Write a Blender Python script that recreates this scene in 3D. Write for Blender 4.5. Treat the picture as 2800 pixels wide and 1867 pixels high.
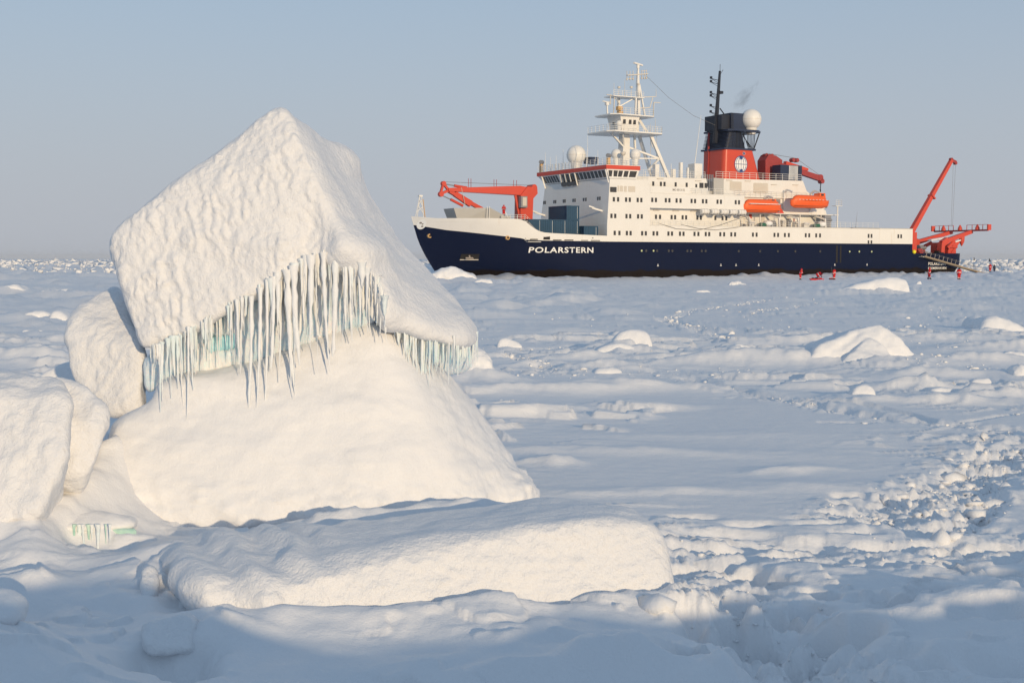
import bpy, bmesh, math, random
import numpy as np
from mathutils import Vector, Matrix

for _o in list(bpy.data.objects):
    bpy.data.objects.remove(_o)
SC = bpy.context.scene
COL = SC.collection
R = math.radians

# ------------------------------------------------------------------ camera
CAM_H = 3.5
PITCH = math.atan(226.0 / 3400.0)
cam_data = bpy.data.cameras.new('camera')
cam_data.sensor_width = 36.0
cam_data.lens = 3400.0 / 2800.0 * 36.0
cam_data.clip_start = 0.1
cam_data.clip_end = 60000.0
cam = bpy.data.objects.new('camera', cam_data)
cam.location = (0, 0, CAM_H)
cam.rotation_euler = (math.pi / 2 - PITCH, 0, 0)
COL.objects.link(cam)
SC.camera = cam

# ------------------------------------------------------------------ sky and sun
SUN_AZ = 22.0      # degrees to the right of straight behind the camera
SUN_EL = 10.5
world = bpy.data.worlds.new('World')
SC.world = world
world.use_nodes = True
wn = world.node_tree.nodes
wl = world.node_tree.links
wn.clear()
w_out = wn.new('ShaderNodeOutputWorld')
w_bg = wn.new('ShaderNodeBackground')
w_sky = wn.new('ShaderNodeTexSky')
w_sky.sky_type = 'NISHITA'
w_sky.sun_disc = False
w_sky.sun_elevation = R(SUN_EL)
w_sky.sun_rotation = R(180.0 - SUN_AZ)
w_sky.altitude = 0.0
w_sky.air_density = 1.0
w_sky.dust_density = 0.0
w_sky.ozone_density = 1.0
w_bg.inputs['Strength'].default_value = 0.092
# ice-crystal haze: paler all over the sky, thickest towards the horizon all the way round
w_tc = wn.new('ShaderNodeTexCoord')
w_sep = wn.new('ShaderNodeSeparateXYZ')
wl.new(w_tc.outputs['Generated'], w_sep.inputs[0])
w_low = wn.new('ShaderNodeMapRange')
w_low.interpolation_type = 'SMOOTHSTEP'
w_low.inputs[1].default_value = -0.01
w_low.inputs[2].default_value = 0.38
w_low.inputs[3].default_value = 1.0
w_low.inputs[4].default_value = 0.0
wl.new(w_sep.outputs['Z'], w_low.inputs[0])
w_hz = wn.new('ShaderNodeMix'); w_hz.data_type = 'RGBA'
w_hz.inputs[6].default_value = (4.0, 5.6, 7.8, 1)
w_hz.inputs[7].default_value = (4.9, 5.2, 5.75, 1)
wl.new(w_low.outputs[0], w_hz.inputs[0])
w_fac = wn.new('ShaderNodeMath'); w_fac.operation = 'MULTIPLY_ADD'
w_fac.inputs[1].default_value = 0.45
w_fac.inputs[2].default_value = 0.55
wl.new(w_low.outputs[0], w_fac.inputs[0])
w_mix = wn.new('ShaderNodeMix'); w_mix.data_type = 'RGBA'
wl.new(w_fac.outputs[0], w_mix.inputs[0])
wl.new(w_sky.outputs[0], w_mix.inputs[6])
wl.new(w_hz.outputs[2], w_mix.inputs[7])
wl.new(w_mix.outputs[2], w_bg.inputs['Color'])
wl.new(w_bg.outputs[0], w_out.inputs['Surface'])

sun_data = bpy.data.lights.new('sun', 'SUN')
sun_data.energy = 2.92
sun_data.angle = R(0.55)
sun_data.color = (1.0, 0.765, 0.475)
sun = bpy.data.objects.new('sun', sun_data)
COL.objects.link(sun)
SUN_DIR = Vector((math.sin(R(SUN_AZ)) * math.cos(R(SUN_EL)), -math.cos(R(SUN_AZ)) * math.cos(R(SUN_EL)), math.sin(R(SUN_EL))))
sun.rotation_euler = SUN_DIR.to_track_quat('Z', 'Y').to_euler()
sun.location = SUN_DIR * 60

SC.view_settings.view_transform = 'Standard'
SC.view_settings.look = 'None'
SC.view_settings.exposure = 0.0
SC.view_settings.gamma = 1.0
SC.view_settings.use_curve_mapping = False
SC.render.engine = 'CYCLES'
SC.cycles.max_bounces = 8
SC.cycles.diffuse_bounces = 4
SC.cycles.glossy_bounces = 3
SC.cycles.transmission_bounces = 4
SC.cycles.volume_bounces = 0
SC.cycles.use_denoising = True


# ------------------------------------------------------------------ helpers: objects
def link(o, parent=None):
    COL.objects.link(o)
    if parent is not None:
        o.parent = parent
    return o


def tag(o, label=None, cat=None, group=None, kind=None):
    if label: o['label'] = label
    if cat: o['category'] = cat
    if group: o['group'] = group
    if kind: o['kind'] = kind
    return o


def empty(name, loc, rz=0.0, parent=None):
    o = bpy.data.objects.new(name, None)
    o.empty_display_size = 0.3
    o.location = loc
    o.rotation_euler = (0, 0, rz)
    return link(o, parent)


def mesh_np(name, v, f, mat, parent=None, smooth=True):
    """fast quad mesh from numpy arrays"""
    me = bpy.data.meshes.new(name)
    v = np.asarray(v, dtype=np.float32)
    f = np.asarray(f, dtype=np.int32)
    k = f.shape[1]
    me.vertices.add(len(v))
    me.vertices.foreach_set('co', v.ravel())
    me.loops.add(f.size)
    me.loops.foreach_set('vertex_index', f.ravel())
    me.polygons.add(len(f))
    me.polygons.foreach_set('loop_start', np.arange(0, f.size, k, dtype=np.int32))
    me.polygons.foreach_set('loop_total', np.full(len(f), k, dtype=np.int32))
    if smooth:
        me.polygons.foreach_set('use_smooth', np.ones(len(f), dtype=bool))
    me.update(calc_edges=True)
    me.materials.append(mat)
    o = bpy.data.objects.new(name, me)
    return link(o, parent)


class MB:
    """collects simple solids, then links them as ONE mesh object"""
    def __init__(self):
        self.v = []
        self.f = []
        self.sm = []

    def add(self, v, f, smooth=False):
        b = len(self.v)
        self.v += [tuple(p) for p in v]
        self.f += [tuple(i + b for i in q) for q in f]
        self.sm += [smooth] * len(f)
        return self

    def hexa(self, p):
        """8 corners: bottom 4 (ccw) then top 4"""
        return self.add(p, [(3, 2, 1, 0), (4, 5, 6, 7), (0, 1, 5, 4), (1, 2, 6, 5), (2, 3, 7, 6), (3, 0, 4, 7)])

    def box(self, x0, x1, y0, y1, z0, z1):
        x0, x1 = min(x0, x1), max(x0, x1)
        y0, y1 = min(y0, y1), max(y0, y1)
        z0, z1 = min(z0, z1), max(z0, z1)
        return self.hexa([(x0, y0, z0), (x1, y0, z0), (x1, y1, z0), (x0, y1, z0), (x0, y0, z1), (x1, y0, z1), (x1, y1, z1), (x0, y1, z1)])

    def frame_of(self, p, q, upv=(0, 0, 1)):
        p, q = Vector(p), Vector(q)
        d = (q - p).normalized()
        u = Vector(upv)
        if abs(d.dot(u)) > 0.98:
            u = Vector((0, 1, 0))
        s = d.cross(u).normalized()
        t = s.cross(d).normalized()
        return p, q, s, t

    def beam(self, p, q, w, h, w1=None, h1=None, upv=(0, 0, 1)):
        """rectangular bar from p to q, width w (sideways) and height h (up), w1,h1 at the far end"""
        p, q, s, t = self.frame_of(p, q, upv)
        w1 = w if w1 is None else w1
        h1 = h if h1 is None else h1
        vv = []
        for c, a, b in ((p, w / 2, h / 2), (q, w1 / 2, h1 / 2)):
            vv += [c - s * a - t * b, c + s * a - t * b, c + s * a + t * b, c - s * a + t * b]
        return self.add(vv, [(0, 1, 2, 3), (7, 6, 5, 4), (0, 4, 5, 1), (1, 5, 6, 2), (2, 6, 7, 3), (3, 7, 4, 0)])

    def cyl(self, p, q, r, r1=None, n=10, caps=True, smooth=True):
        p, q, s, t = self.frame_of(p, q)
        r1 = r if r1 is None else r1
        vv = []
        for c, rr in ((p, r), (q, r1)):
            for i in range(n):
                a = 2 * math.pi * i / n
                vv.append(c + s * math.cos(a) * rr + t * math.sin(a) * rr)
        ff = [(i, (i + 1) % n, n + (i + 1) % n, n + i) for i in range(n)]
        self.add(vv, ff, smooth)
        if caps:
            self.add(vv[:n], [tuple(range(n - 1, -1, -1))])
            self.add(vv[n:], [tuple(range(n))])
        return self

    def lathe(self, c, prof, n=20, smooth=True):
        """profile of (radius, z) around a vertical axis at c"""
        c = Vector(c)
        vv = []
        for rr, z in prof:
            for i in range(n):
                a = 2 * math.pi * i / n
                vv.append(c + Vector((rr * math.cos(a), rr * math.sin(a), z)))
        ff = []
        for k in range(len(prof) - 1):
            for i in range(n):
                j = (i + 1) % n
                ff.append((k * n + i, k * n + j, k * n + n + j, k * n + n + i))
        self.add(vv, ff, smooth)
        self.add(vv[:n], [tuple(range(n - 1, -1, -1))])
        self.add(vv[-n:], [tuple(range(n))])
        return self

    def ball(self, c, r, rz=None, n=20, m=12):
        rz = r if rz is None else rz
        return self.lathe(c, [(max(r * math.sin(math.pi * k / m), r * 0.002), -rz * math.cos(math.pi * k / m)) for k in range(m + 1)], n)

    def prism(self, poly, a, b, axis='y'):
        """extrude polygon: axis y -> poly is (x,z); axis z -> (x,y); axis x -> (y,z)"""
        n = len(poly)
        mk = {'y': lambda p, t: (p[0], t, p[1]), 'z': lambda p, t: (p[0], p[1], t), 'x': lambda p, t: (t, p[0], p[1])}[axis]
        vv = [mk(p, a) for p in poly] + [mk(p, b) for p in poly]
        ff = [tuple(range(n)), tuple(range(2 * n - 1, n - 1, -1))]
        ff += [(i, n + i, n + (i + 1) % n, (i + 1) % n) for i in range(n)]
        return self.add(vv, ff)

    def tube(self, pts, r, n=6):
        for p, q in zip(pts[:-1], pts[1:]):
            self.cyl(p, q, r, n=n)
        return self

    def build(self, name, mat, parent=None, fix=True, bevel=0.0):
        me = bpy.data.meshes.new(name)
        me.from_pydata(self.v, [], self.f)
        me.polygons.foreach_set('use_smooth', self.sm)
        if fix:
            bm = bmesh.new()
            bm.from_mesh(me)
            bmesh.ops.recalc_face_normals(bm, faces=bm.faces)
            bm.to_mesh(me)
            bm.free()
        me.update()
        me.materials.append(mat)
        o = bpy.data.objects.new(name, me)
        return link(o, parent)


# ------------------------------------------------------------------ helpers: noise
def _h(ix, iy, iz, seed):
    n = (ix.astype(np.int64) * 374761393 + iy.astype(np.int64) * 668265263 + iz.astype(np.int64) * 2147483647 + seed * 1274126177) & 0xffffffff
    n = ((n ^ (n >> 13)) * 1274126177) & 0xffffffff
    n = ((n ^ (n >> 16)) * 2246822519) & 0xffffffff
    return (n ^ (n >> 15)) & 0xffffffff


def vnoise(x, y, z=None, seed=0):
    """smooth value noise, about -1..1"""
    x = np.asarray(x, float); y = np.asarray(y, float)
    if z is None:
        ix, iy = np.floor(x), np.floor(y)
        fx, fy = x - ix, y - iy
        ux = fx * fx * fx * (fx * (fx * 6 - 15) + 10)
        uy = fy * fy * fy * (fy * (fy * 6 - 15) + 10)
        out = 0
        zz = np.zeros_like(ix)
        g = []
        for dx in (0, 1):
            for dy in (0, 1):
                h = _h(ix + dx, iy + dy, zz, seed) / 4294967295.0 * 2 * math.pi
                g.append(np.cos(h) * (fx - dx) + np.sin(h) * (fy - dy))
        a = g[0] * (1 - uy) + g[1] * uy
        b = g[2] * (1 - uy) + g[3] * uy
        return (a * (1 - ux) + b * ux) * 1.6
    z = np.asarray(z, float)
    ix, iy, iz = np.floor(x), np.floor(y), np.floor(z)
    fx, fy, fz = x - ix, y - iy, z - iz
    ux, uy, uz = [f * f * f * (f * (f * 6 - 15) + 10) for f in (fx, fy, fz)]
    out = 0
    for dx in (0, 1):
        for dy in (0, 1):
            for dz in (0, 1):
                h = _h(ix + dx, iy + dy, iz + dz, seed)
                a = (h & 0xffff) / 65535.0 * 2 * math.pi
                cz = ((h >> 16) & 0xffff) / 65535.0 * 2 - 1
                sz = np.sqrt(np.maximum(0, 1 - cz * cz))
                g = sz * np.cos(a) * (fx - dx) + sz * np.sin(a) * (fy - dy) + cz * (fz - dz)
                w = (ux if dx else 1 - ux) * (uy if dy else 1 - uy) * (uz if dz else 1 - uz)
                out = out + w * g
    return out * 1.6


def fbm(x, y, z=None, seed=0, oct=3, gain=0.5):
    t, a, k = 0, 1.0, 1.0
    for i in range(oct):
        t = t + a * vnoise(x * k, y * k, None if z is None else z * k, seed + i * 17)
        a *= gain
        k *= 2.03
    return t


def sstep(a, b, x):
    t = np.clip((x - a) / (b - a), 0, 1)
    return t * t * (3 - 2 * t)


# ------------------------------------------------------------------ helpers: solids from distance fields
def hull_planes(pts):
    bm = bmesh.new()
    for p in pts:
        bm.verts.new(p)
    bmesh.ops.convex_hull(bm, input=bm.verts)
    bmesh.ops.recalc_face_normals(bm, faces=bm.faces)
    pl = []
    c = sum((v.co for v in bm.verts), Vector()) / len(bm.verts)
    for f in bm.faces:
        n = f.normal.copy()
        d = n.dot(f.calc_center_median())
        if n.dot(c) > d:
            n, d = -n, -d
        pl.append((n.x, n.y, n.z, d))
    bm.free()
    pl.sort()
    out = []
    for q in pl:
        if not any(abs(q[0] - o[0]) + abs(q[1] - o[1]) + abs(q[2] - o[2]) + abs(q[3] - o[3]) < 1e-3 for o in out):
            out.append(q)
    return out


def blur3(S, r):
    """box blur, twice, radius r cells along each axis"""
    for ax in range(3):
        for _ in range(2):
            P = np.concatenate([np.repeat(S.take([0], ax), r + 1, ax), S, np.repeat(S.take([-1], ax), r, ax)], ax).cumsum(ax, dtype=np.float64)
            n = S.shape[ax]
            S = ((P.take(range(2 * r + 1, 2 * r + 1 + n), ax) - P.take(range(0, n), ax)) / (2 * r + 1)).astype(np.float32)
    return S


def sd_hull(G, pts, k=0.08, grow=0.0):
    """rounded convex body around the points (k: how soft the edges are)"""
    X, Y, Z = G
    acc = None
    for a, b, c, d in hull_planes(pts):
        q = np.float32(a) * X + np.float32(b) * Y + np.float32(c) * Z - np.float32(d)
        acc = q if acc is None else np.maximum(acc, q)
    h = float(X[1, 0, 0] - X[0, 0, 0])
    return blur3(acc, max(1, int(round(k / h)))) - grow - 0.25 * k


def sd_ell(G, c, r):
    X, Y, Z = G
    q = np.sqrt(((X - c[0]) / r[0]) ** 2 + ((Y - c[1]) / r[1]) ** 2 + ((Z - c[2]) / r[2]) ** 2)
    return (q - 1) * min(r)


def sd_cap(G, a, b, ra, rb):
    X, Y, Z = G
    a, b = np.array(a, float), np.array(b, float)
    ab = b - a
    t = np.clip(((X - a[0]) * ab[0] + (Y - a[1]) * ab[1] + (Z - a[2]) * ab[2]) / max(ab @ ab, 1e-9), 0, 1)
    return np.sqrt((X - a[0] - t * ab[0]) ** 2 + (Y - a[1] - t * ab[1]) ** 2 + (Z - a[2] - t * ab[2]) ** 2) - (ra + (rb - ra) * t)


def smin(a, b, k):
    h = np.clip(0.5 + 0.5 * (b - a) / k, 0, 1)
    return b * (1 - h) + a * h - k * h * (1 - h)


def smax(a, b, k):
    return -smin(-a, -b, k)


def grid(lo, hi, h):
    ax = [np.arange(l, u + h, h, dtype=np.float32) for l, u in zip(lo, hi)]
    return np.meshgrid(*ax, indexing='ij')


def nets(G, S, h):
    """surface nets: vertices and quads of S = 0"""
    S = S.copy()
    for sl in ((0, ), (-1, )):
        S[sl[0], :, :] = np.abs(S[sl[0], :, :]) + 1e-3
        S[:, sl[0], :] = np.abs(S[:, sl[0], :]) + 1e-3
        S[:, :, sl[0]] = np.abs(S[:, :, sl[0]]) + 1e-3
    neg = S < 0
    nx, ny, nz = S.shape
    corners = [(i, j, k) for i in (0, 1) for j in (0, 1) for k in (0, 1)]
    cnt = np.zeros((nx - 1, ny - 1, nz - 1), np.int8)
    for i, j, k in corners:
        cnt += neg[i:nx - 1 + i, j:ny - 1 + j, k:nz - 1 + k]
    act = np.argwhere((cnt > 0) & (cnt < 8))
    idx = -np.ones(cnt.shape, np.int64)
    idx[act[:, 0], act[:, 1], act[:, 2]] = np.arange(len(act))
    val = {c: S[act[:, 0] + c[0], act[:, 1] + c[1], act[:, 2] + c[2]] for c in corners}
    pos = np.zeros((len(act), 3))
    num = np.zeros(len(act))
    for c in corners:
        for ax in range(3):
            if c[ax] == 0:
                d = list(c); d[ax] = 1; d = tuple(d)
                a, b = val[c], val[d]
                m = (a < 0) != (b < 0)
                t = np.where(m, a / np.where(m, a - b, 1), 0)
                p = np.tile(np.array(c, float), (len(act), 1))
                p[:, ax] = t
                pos += p * m[:, None]
                num += m
    pos = (pos / num[:, None] + act) * h + np.array([G[0][0, 0, 0], G[1][0, 0, 0], G[2][0, 0, 0]])
    quads = []
    for ax in range(3):
        sl0 = [slice(None)] * 3; sl1 = [slice(None)] * 3
        sl0[ax] = slice(0, -1); sl1[ax] = slice(1, None)
        ch = neg[tuple(sl0)] != neg[tuple(sl1)]
        e = np.argwhere(ch)
        b, c = [(1, 2), (2, 0), (0, 1)][ax]
        ok = (e[:, b] > 0) & (e[:, c] > 0) & (e[:, b] < S.shape[b] - 1) & (e[:, c] < S.shape[c] - 1)
        e = e[ok]
        fl = neg[e[:, 0], e[:, 1], e[:, 2]]
        q = []
        for db, dc in ((-1, -1), (0, -1), (0, 0), (-1, 0)):
            g = e.copy(); g[:, b] += db; g[:, c] += dc
            q.append(idx[g[:, 0], g[:, 1], g[:, 2]])
        q = np.stack(q, 1)
        q[~fl] = q[~fl][:, ::-1]
        quads.append(q)
    return pos, np.concatenate(quads)


def vnormals(v, f):
    n = np.cross(v[f[:, 2]] - v[f[:, 0]], v[f[:, 3]] - v[f[:, 1]])
    out = np.zeros_like(v)
    for k in range(4):
        for a in range(3):
            out[:, a] += np.bincount(f[:, k], n[:, a], len(v))
    return out / np.maximum(np.linalg.norm(out, axis=1, keepdims=True), 1e-9)


def relax(v, f, it=2):
    for _ in range(it):
        s = np.zeros_like(v); c = np.zeros(len(v))
        for k in range(4):
            a, b = f[:, k], f[:, (k + 1) % 4]
            for ax in range(3):
                s[:, ax] += np.bincount(a, v[b, ax], len(v)) + np.bincount(b, v[a, ax], len(v))
            c += np.bincount(a, minlength=len(v)) + np.bincount(b, minlength=len(v))
        v = 0.4 * v + 0.6 * s / np.maximum(c, 1)[:, None]
    return v


def at(px, py, D):
    """point at depth D metres in front of the place the photograph was taken from"""
    cp, sp = math.cos(PITCH), math.sin(PITCH)
    a, b = (px - 1400.0) / 3400.0, (933.5 - py) / 3400.0
    d = (a, cp + sp * b, -sp + cp * b)
    return (d[0] / d[1] * D, D, CAM_H + d[2] / d[1] * D)


# ------------------------------------------------------------------ helpers: materials
def mat_new(name):
    m = bpy.data.materials.new(name)
    m.use_nodes = True
    n = m.node_tree.nodes
    return m, n, m.node_tree.links, n['Principled BSDF']


def paint(name, col, rough=0.45, var=0.06, scale=0.6, metal=0.0, spec=0.4):
    """painted steel with faint weathering"""
    m, n, l, b = mat_new(name)
    tc = n.new('ShaderNodeTexCoord')
    nz = n.new('ShaderNodeTexNoise')
    nz.inputs['Scale'].default_value = scale
    nz.inputs['Detail'].default_value = 6
    l.new(tc.outputs['Object'], nz.inputs['Vector'])
    mx = n.new('ShaderNodeMix'); mx.data_type = 'RGBA'
    mx.inputs[6].default_value = (*[c * (1 - var) for c in col], 1)
    mx.inputs[7].default_value = (*[min(1, c * (1 + var)) for c in col], 1)
    l.new(nz.outputs['Fac'], mx.inputs[0])
    l.new(mx.outputs[2], b.inputs['Base Color'])
    b.inputs['Roughness'].default_value = rough
    b.inputs['Metallic'].default_value = metal
    b.inputs['Specular IOR Level'].default_value = spec
    return m


def snow_mat(name, col=(0.79, 0.79, 0.80), layers=((38.0, 0.3, 0.02), ), rough=0.55):
    """packed snow; layers: (scale, strength, distance) of relief"""
    m, n, l, b = mat_new(name)
    geo = n.new('ShaderNodeNewGeometry')
    b.inputs['Base Color'].default_value = (*col, 1)
    b.inputs['Roughness'].default_value = rough
    b.inputs['Specular IOR Level'].default_value = 0.25
    last = None
    for sc_, st, ds in layers:
        n1 = n.new('ShaderNodeTexNoise')
        n1.inputs['Scale'].default_value = sc_
        n1.inputs['Detail'].default_value = 4
        n1.inputs['Roughness'].default_value = 0.6
        l.new(geo.outputs['Position'], n1.inputs['Vector'])
        b1 = n.new('ShaderNodeBump')
        b1.inputs['Strength'].default_value = st
        b1.inputs['Distance'].default_value = ds
        l.new(n1.outputs['Fac'], b1.inputs['Height'])
        if last is not None:
            l.new(last.outputs['Normal'], b1.inputs['Normal'])
        last = b1
    l.new(last.outputs['Normal'], b.inputs['Normal'])
    return m


M_SNOW = snow_mat('snow', layers=((45.0, 0.32, 0.02), (11.0, 0.20, 0.05), (2.6, 0.12, 0.12)))
M_RIME = snow_mat('rime_snow', layers=((40.0, 0.5, 0.025), (14.0, 0.42, 0.06)))

# ================================================================== the snow-covered sea ice
def ground_pt(px, py, z=0.0):
    q = at(px, py, 1.0)
    t = (z - CAM_H) / (q[2] - CAM_H)
    return (q[0] * t, t)


def seg_dist(x, y, pts):
    best = np.full(x.shape, 1e9)
    for (ax, ay), (bx, by) in zip(pts[:-1], pts[1:]):
        dx, dy = bx - ax, by - ay
        t = np.clip(((x - ax) * dx + (y - ay) * dy) / (dx * dx + dy * dy + 1e-9), 0, 1)
        best = np.minimum(best, np.hypot(x - ax - t * dx, y - ay - t * dy))
    return best


# drifts: x, y, half length, half width, turn (degrees), height, sharpness of the side facing the camera
DRIFTS = []


def drift(px, py, ln, wd, rot, hgt, steep=1.0):
    x, y = ground_pt(px, py)
    DRIFTS.append((x, y, ln, wd, rot, hgt, steep))


# right of the block, around the pyramid and the path
for a in [(1500, 1075, 2.6, 0.9, 8, 0.30, 1.6), (1760, 1065, 2.8, 0.7, -14, 0.26, 1.8), (1350, 1050, 1.2, 0.8, 0, 0.22, 1.4),
          (1660, 1110, 0.7, 0.35, 0, 0.14, 1.5), (1560, 1120, 0.5, 0.3, 20, 0.10, 1.5), (1900, 1000, 3.2, 1.0, 5, 0.22, 1.3), (2010, 1000, 2.2, 0.9, -6, 0.25, 1.4),
          (2170, 1000, 2.0, 1.0, 12, 0.20, 1.5), (2560, 1030, 1.6, 0.6, 10, 0.28, 1.6), (2700, 1000, 2.0, 1.0, 16, 0.42, 1.6),
          (2760, 1090, 1.8, 0.6, 5, 0.25, 1.6), (2480, 1100, 1.3, 0.35, 5, 0.12, 1.6), (2620, 1105, 1.2, 0.4, -8, 0.24, 1.7), (2540, 1068, 1.1, 0.4, 4, 0.26, 1.7),
          (2640, 940, 3.5, 1.5, 4, 0.40, 1.5), (2520, 925, 3.0, 1.3, 0, 0.25, 1.4), (2780, 960, 3.0, 1.5, 10, 0.5, 1.5), (2100, 940, 3.5, 1.2, -5, 0.3, 1.5),
          (1590, 985, 1.6, 0.7, 8, 0.30, 1.5), (1650, 1010, 1.5, 0.6, 0, 0.28, 1.6), (1470, 1000, 1.2, 0.5, 20, 0.2, 1.5), (1780, 975, 1.7, 0.6, -10, 0.2, 1.5),
          (1430, 880, 5.0, 0.9, 0, 0.16, 1.8), (1600, 905, 3.0, 0.8, 5, 0.12, 1.5), (1380, 830, 6.0, 1.2, 0, 0.14, 1.5),
          (2120, 1045, 2.2, 0.4, 3, 0.14, 1.8), (2230, 1038, 1.4, 0.35, -3, 0.16, 1.8), (1510, 1265, 0.45, 0.35, 0, 0.16, 1.4),
          (1790, 1345, 1.6, 0.30, 4, 0.10, 1.7), (2160, 1285, 0.9, 0.35, 15, 0.12, 1.7), (1700, 1235, 1.6, 0.4, 3, 0.07, 1.5), (2000, 1240, 2.2, 0.5, -4, 0.06, 1.5),
          (1480, 1230, 1.4, 0.4, 3, 0.08, 1.5), (1420, 1140, 2.4, 0.5, 10, 0.05, 1.5), (1900, 1190, 2.4, 0.6, 0, 0.05, 1.5), (2250, 1330, 1.5, 0.6, 0, 0.08, 1.5),
          # towards the ship
          (1230, 745, 8.0, 3.0, 5, 0.9, 1.3), (1320, 752, 9.0, 3.0, 0, 0.7, 1.3), (1400, 775, 6.0, 2.0, 0, 0.5, 1.5), (2400, 790, 9.5, 3.0, 4, 0.75, 1.4), (2550, 800, 7.0, 2.4, -4, 0.5, 1.5),
          (2290, 806, 6.5, 2.0, 6, 0.35, 1.2), (2560, 812, 5.0, 1.5, 0, 0.3, 1.2), (2020, 763, 3.0, 2.0, 0, 0.35, 1.5), (2300, 752, 9.0, 2.5, 0, 0.5, 1.3), (2360, 748, 4.0, 2.0, 0, 0.5, 1.5), (2070, 752, 14.0, 2.5, 0, 0.35, 1.3),
          (1940, 802, 2.2, 1.2, 0, 0.35, 1.8), (2650, 795, 7.0, 2.2, 0, 0.45, 1.6), (2740, 785, 8.0, 2.0, 6, 0.5, 1.6), (2600, 812, 5.0, 1.4, 0, 0.35, 1.6), (2760, 815, 6.0, 1.6, 0, 0.35, 1.6),
          # left of the block
          (60, 800, 3.8, 1.8, 3, 0.85, 1.4), (190, 815, 5.2, 1.6, -6, 0.75, 1.6), (30, 770, 7.0, 2.5, 5, 0.8, 1.5), (150, 765, 8.0, 2.4, -5, 0.9, 1.5), (250, 768, 6.0, 2.0, 0, 0.7, 1.5),
          (40, 985, 3.0, 0.9, -16, 0.55, 1.5), (110, 1008, 2.5, 0.8, -20, 0.35, 1.5), (100, 880, 3.0, 0.7, 0, 0.3, 1.5), (190, 855, 2.2, 0.8, 0, 0.35, 1.6), (90, 905, 2.8, 0.5, 2, 0.25, 1.6),
          (20, 935, 4.0, 0.8, 0, 0.2, 1.5)]:
    drift(*a)
# near the camera, by metres
DRIFTS += [(-2.2, 10.7, 3.0, 1.0, 12, 0.14, 1.0), (0.6, 11.0, 2.6, 0.9, 4, 0.14, 1.0), (-4.6, 13.3, 2.2, 0.6, -10, 0.16, 1.4), (-3.2, 12.6, 1.6, 0.5, 25, 0.20, 1.4),
           (-5.0, 12.3, 1.0, 0.5, -12, 0.34, 1.2), (-4.5, 9.9, 1.2, 0.8, -28, 0.50, 1.0), (-3.5, 9.15, 0.9, 0.5, -30, 0.24, 1.0), (-2.5, 8.85, 0.9, 0.45, -22, 0.20, 1.0), (-1.5, 8.95, 0.9, 0.4, -15, 0.22, 1.0), (-0.4, 8.9, 0.9, 0.4, -10, 0.16, 1.0),
           (0.4, 9.9, 0.9, 0.35, 14, 0.24, 1.3), (1.1, 10.0, 0.6, 0.35, 0, 0.30, 1.2), (1.7, 9.7, 0.6, 0.4, 20, 0.26, 1.2), (0.1, 10.5, 0.5, 0.25, 25, 0.16, 1.4),
           (3.4, 10.4, 1.6, 0.4, 18, 0.16, 1.5), (4.8, 11.6, 1.0, 0.7, 20, 0.40, 1.2), (3.6, 11.6, 1.2, 0.35, 10, 0.12, 1.4), (1.9, 12.3, 0.7, 0.8, 0, 0.14, 1.2), (-1.2, 9.9, 1.4, 0.4, 6, 0.12, 1.5),
           (-3.6, 13.2, 0.9, 0.5, 15, 0.22, 0.9), (-2.9, 11.05, 0.6, 0.3, 10, 0.14, 0.8), (-3.4, 11.9, 0.6, 0.5, 30, 0.26, 0.9), (-2.35, 10.75, 0.7, 0.4, 10, 0.20, 0.8), (-1.0, 11.0, 1.3, 0.45, 6, 0.16, 0.7), (0.7, 11.45, 1.2, 0.45, 10, 0.16, 0.7), (1.75, 12.0, 0.5, 0.6, 30, 0.25, 0.8), (-2.2, 14.5, 1.5, 0.7, 6, 0.42, 0.9), (-0.4, 15.0, 1.4, 0.8, 10, 0.50, 0.9), (-5.6, 15.9, 0.8, 0.8, 0, 0.80, 0.9), (-6.0, 14.5, 1.1, 0.8, 0, 0.55, 0.9), (-5.3, 16.6, 0.5, 0.6, 0, 0.7, 1.0)]

# snow-covered blocks standing on the floe: outline of the face towards us, distance, how far they reach back, label
def FB_(outline, D, depth, label, **kw):
    return (outline, D, depth, label, kw)


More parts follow.
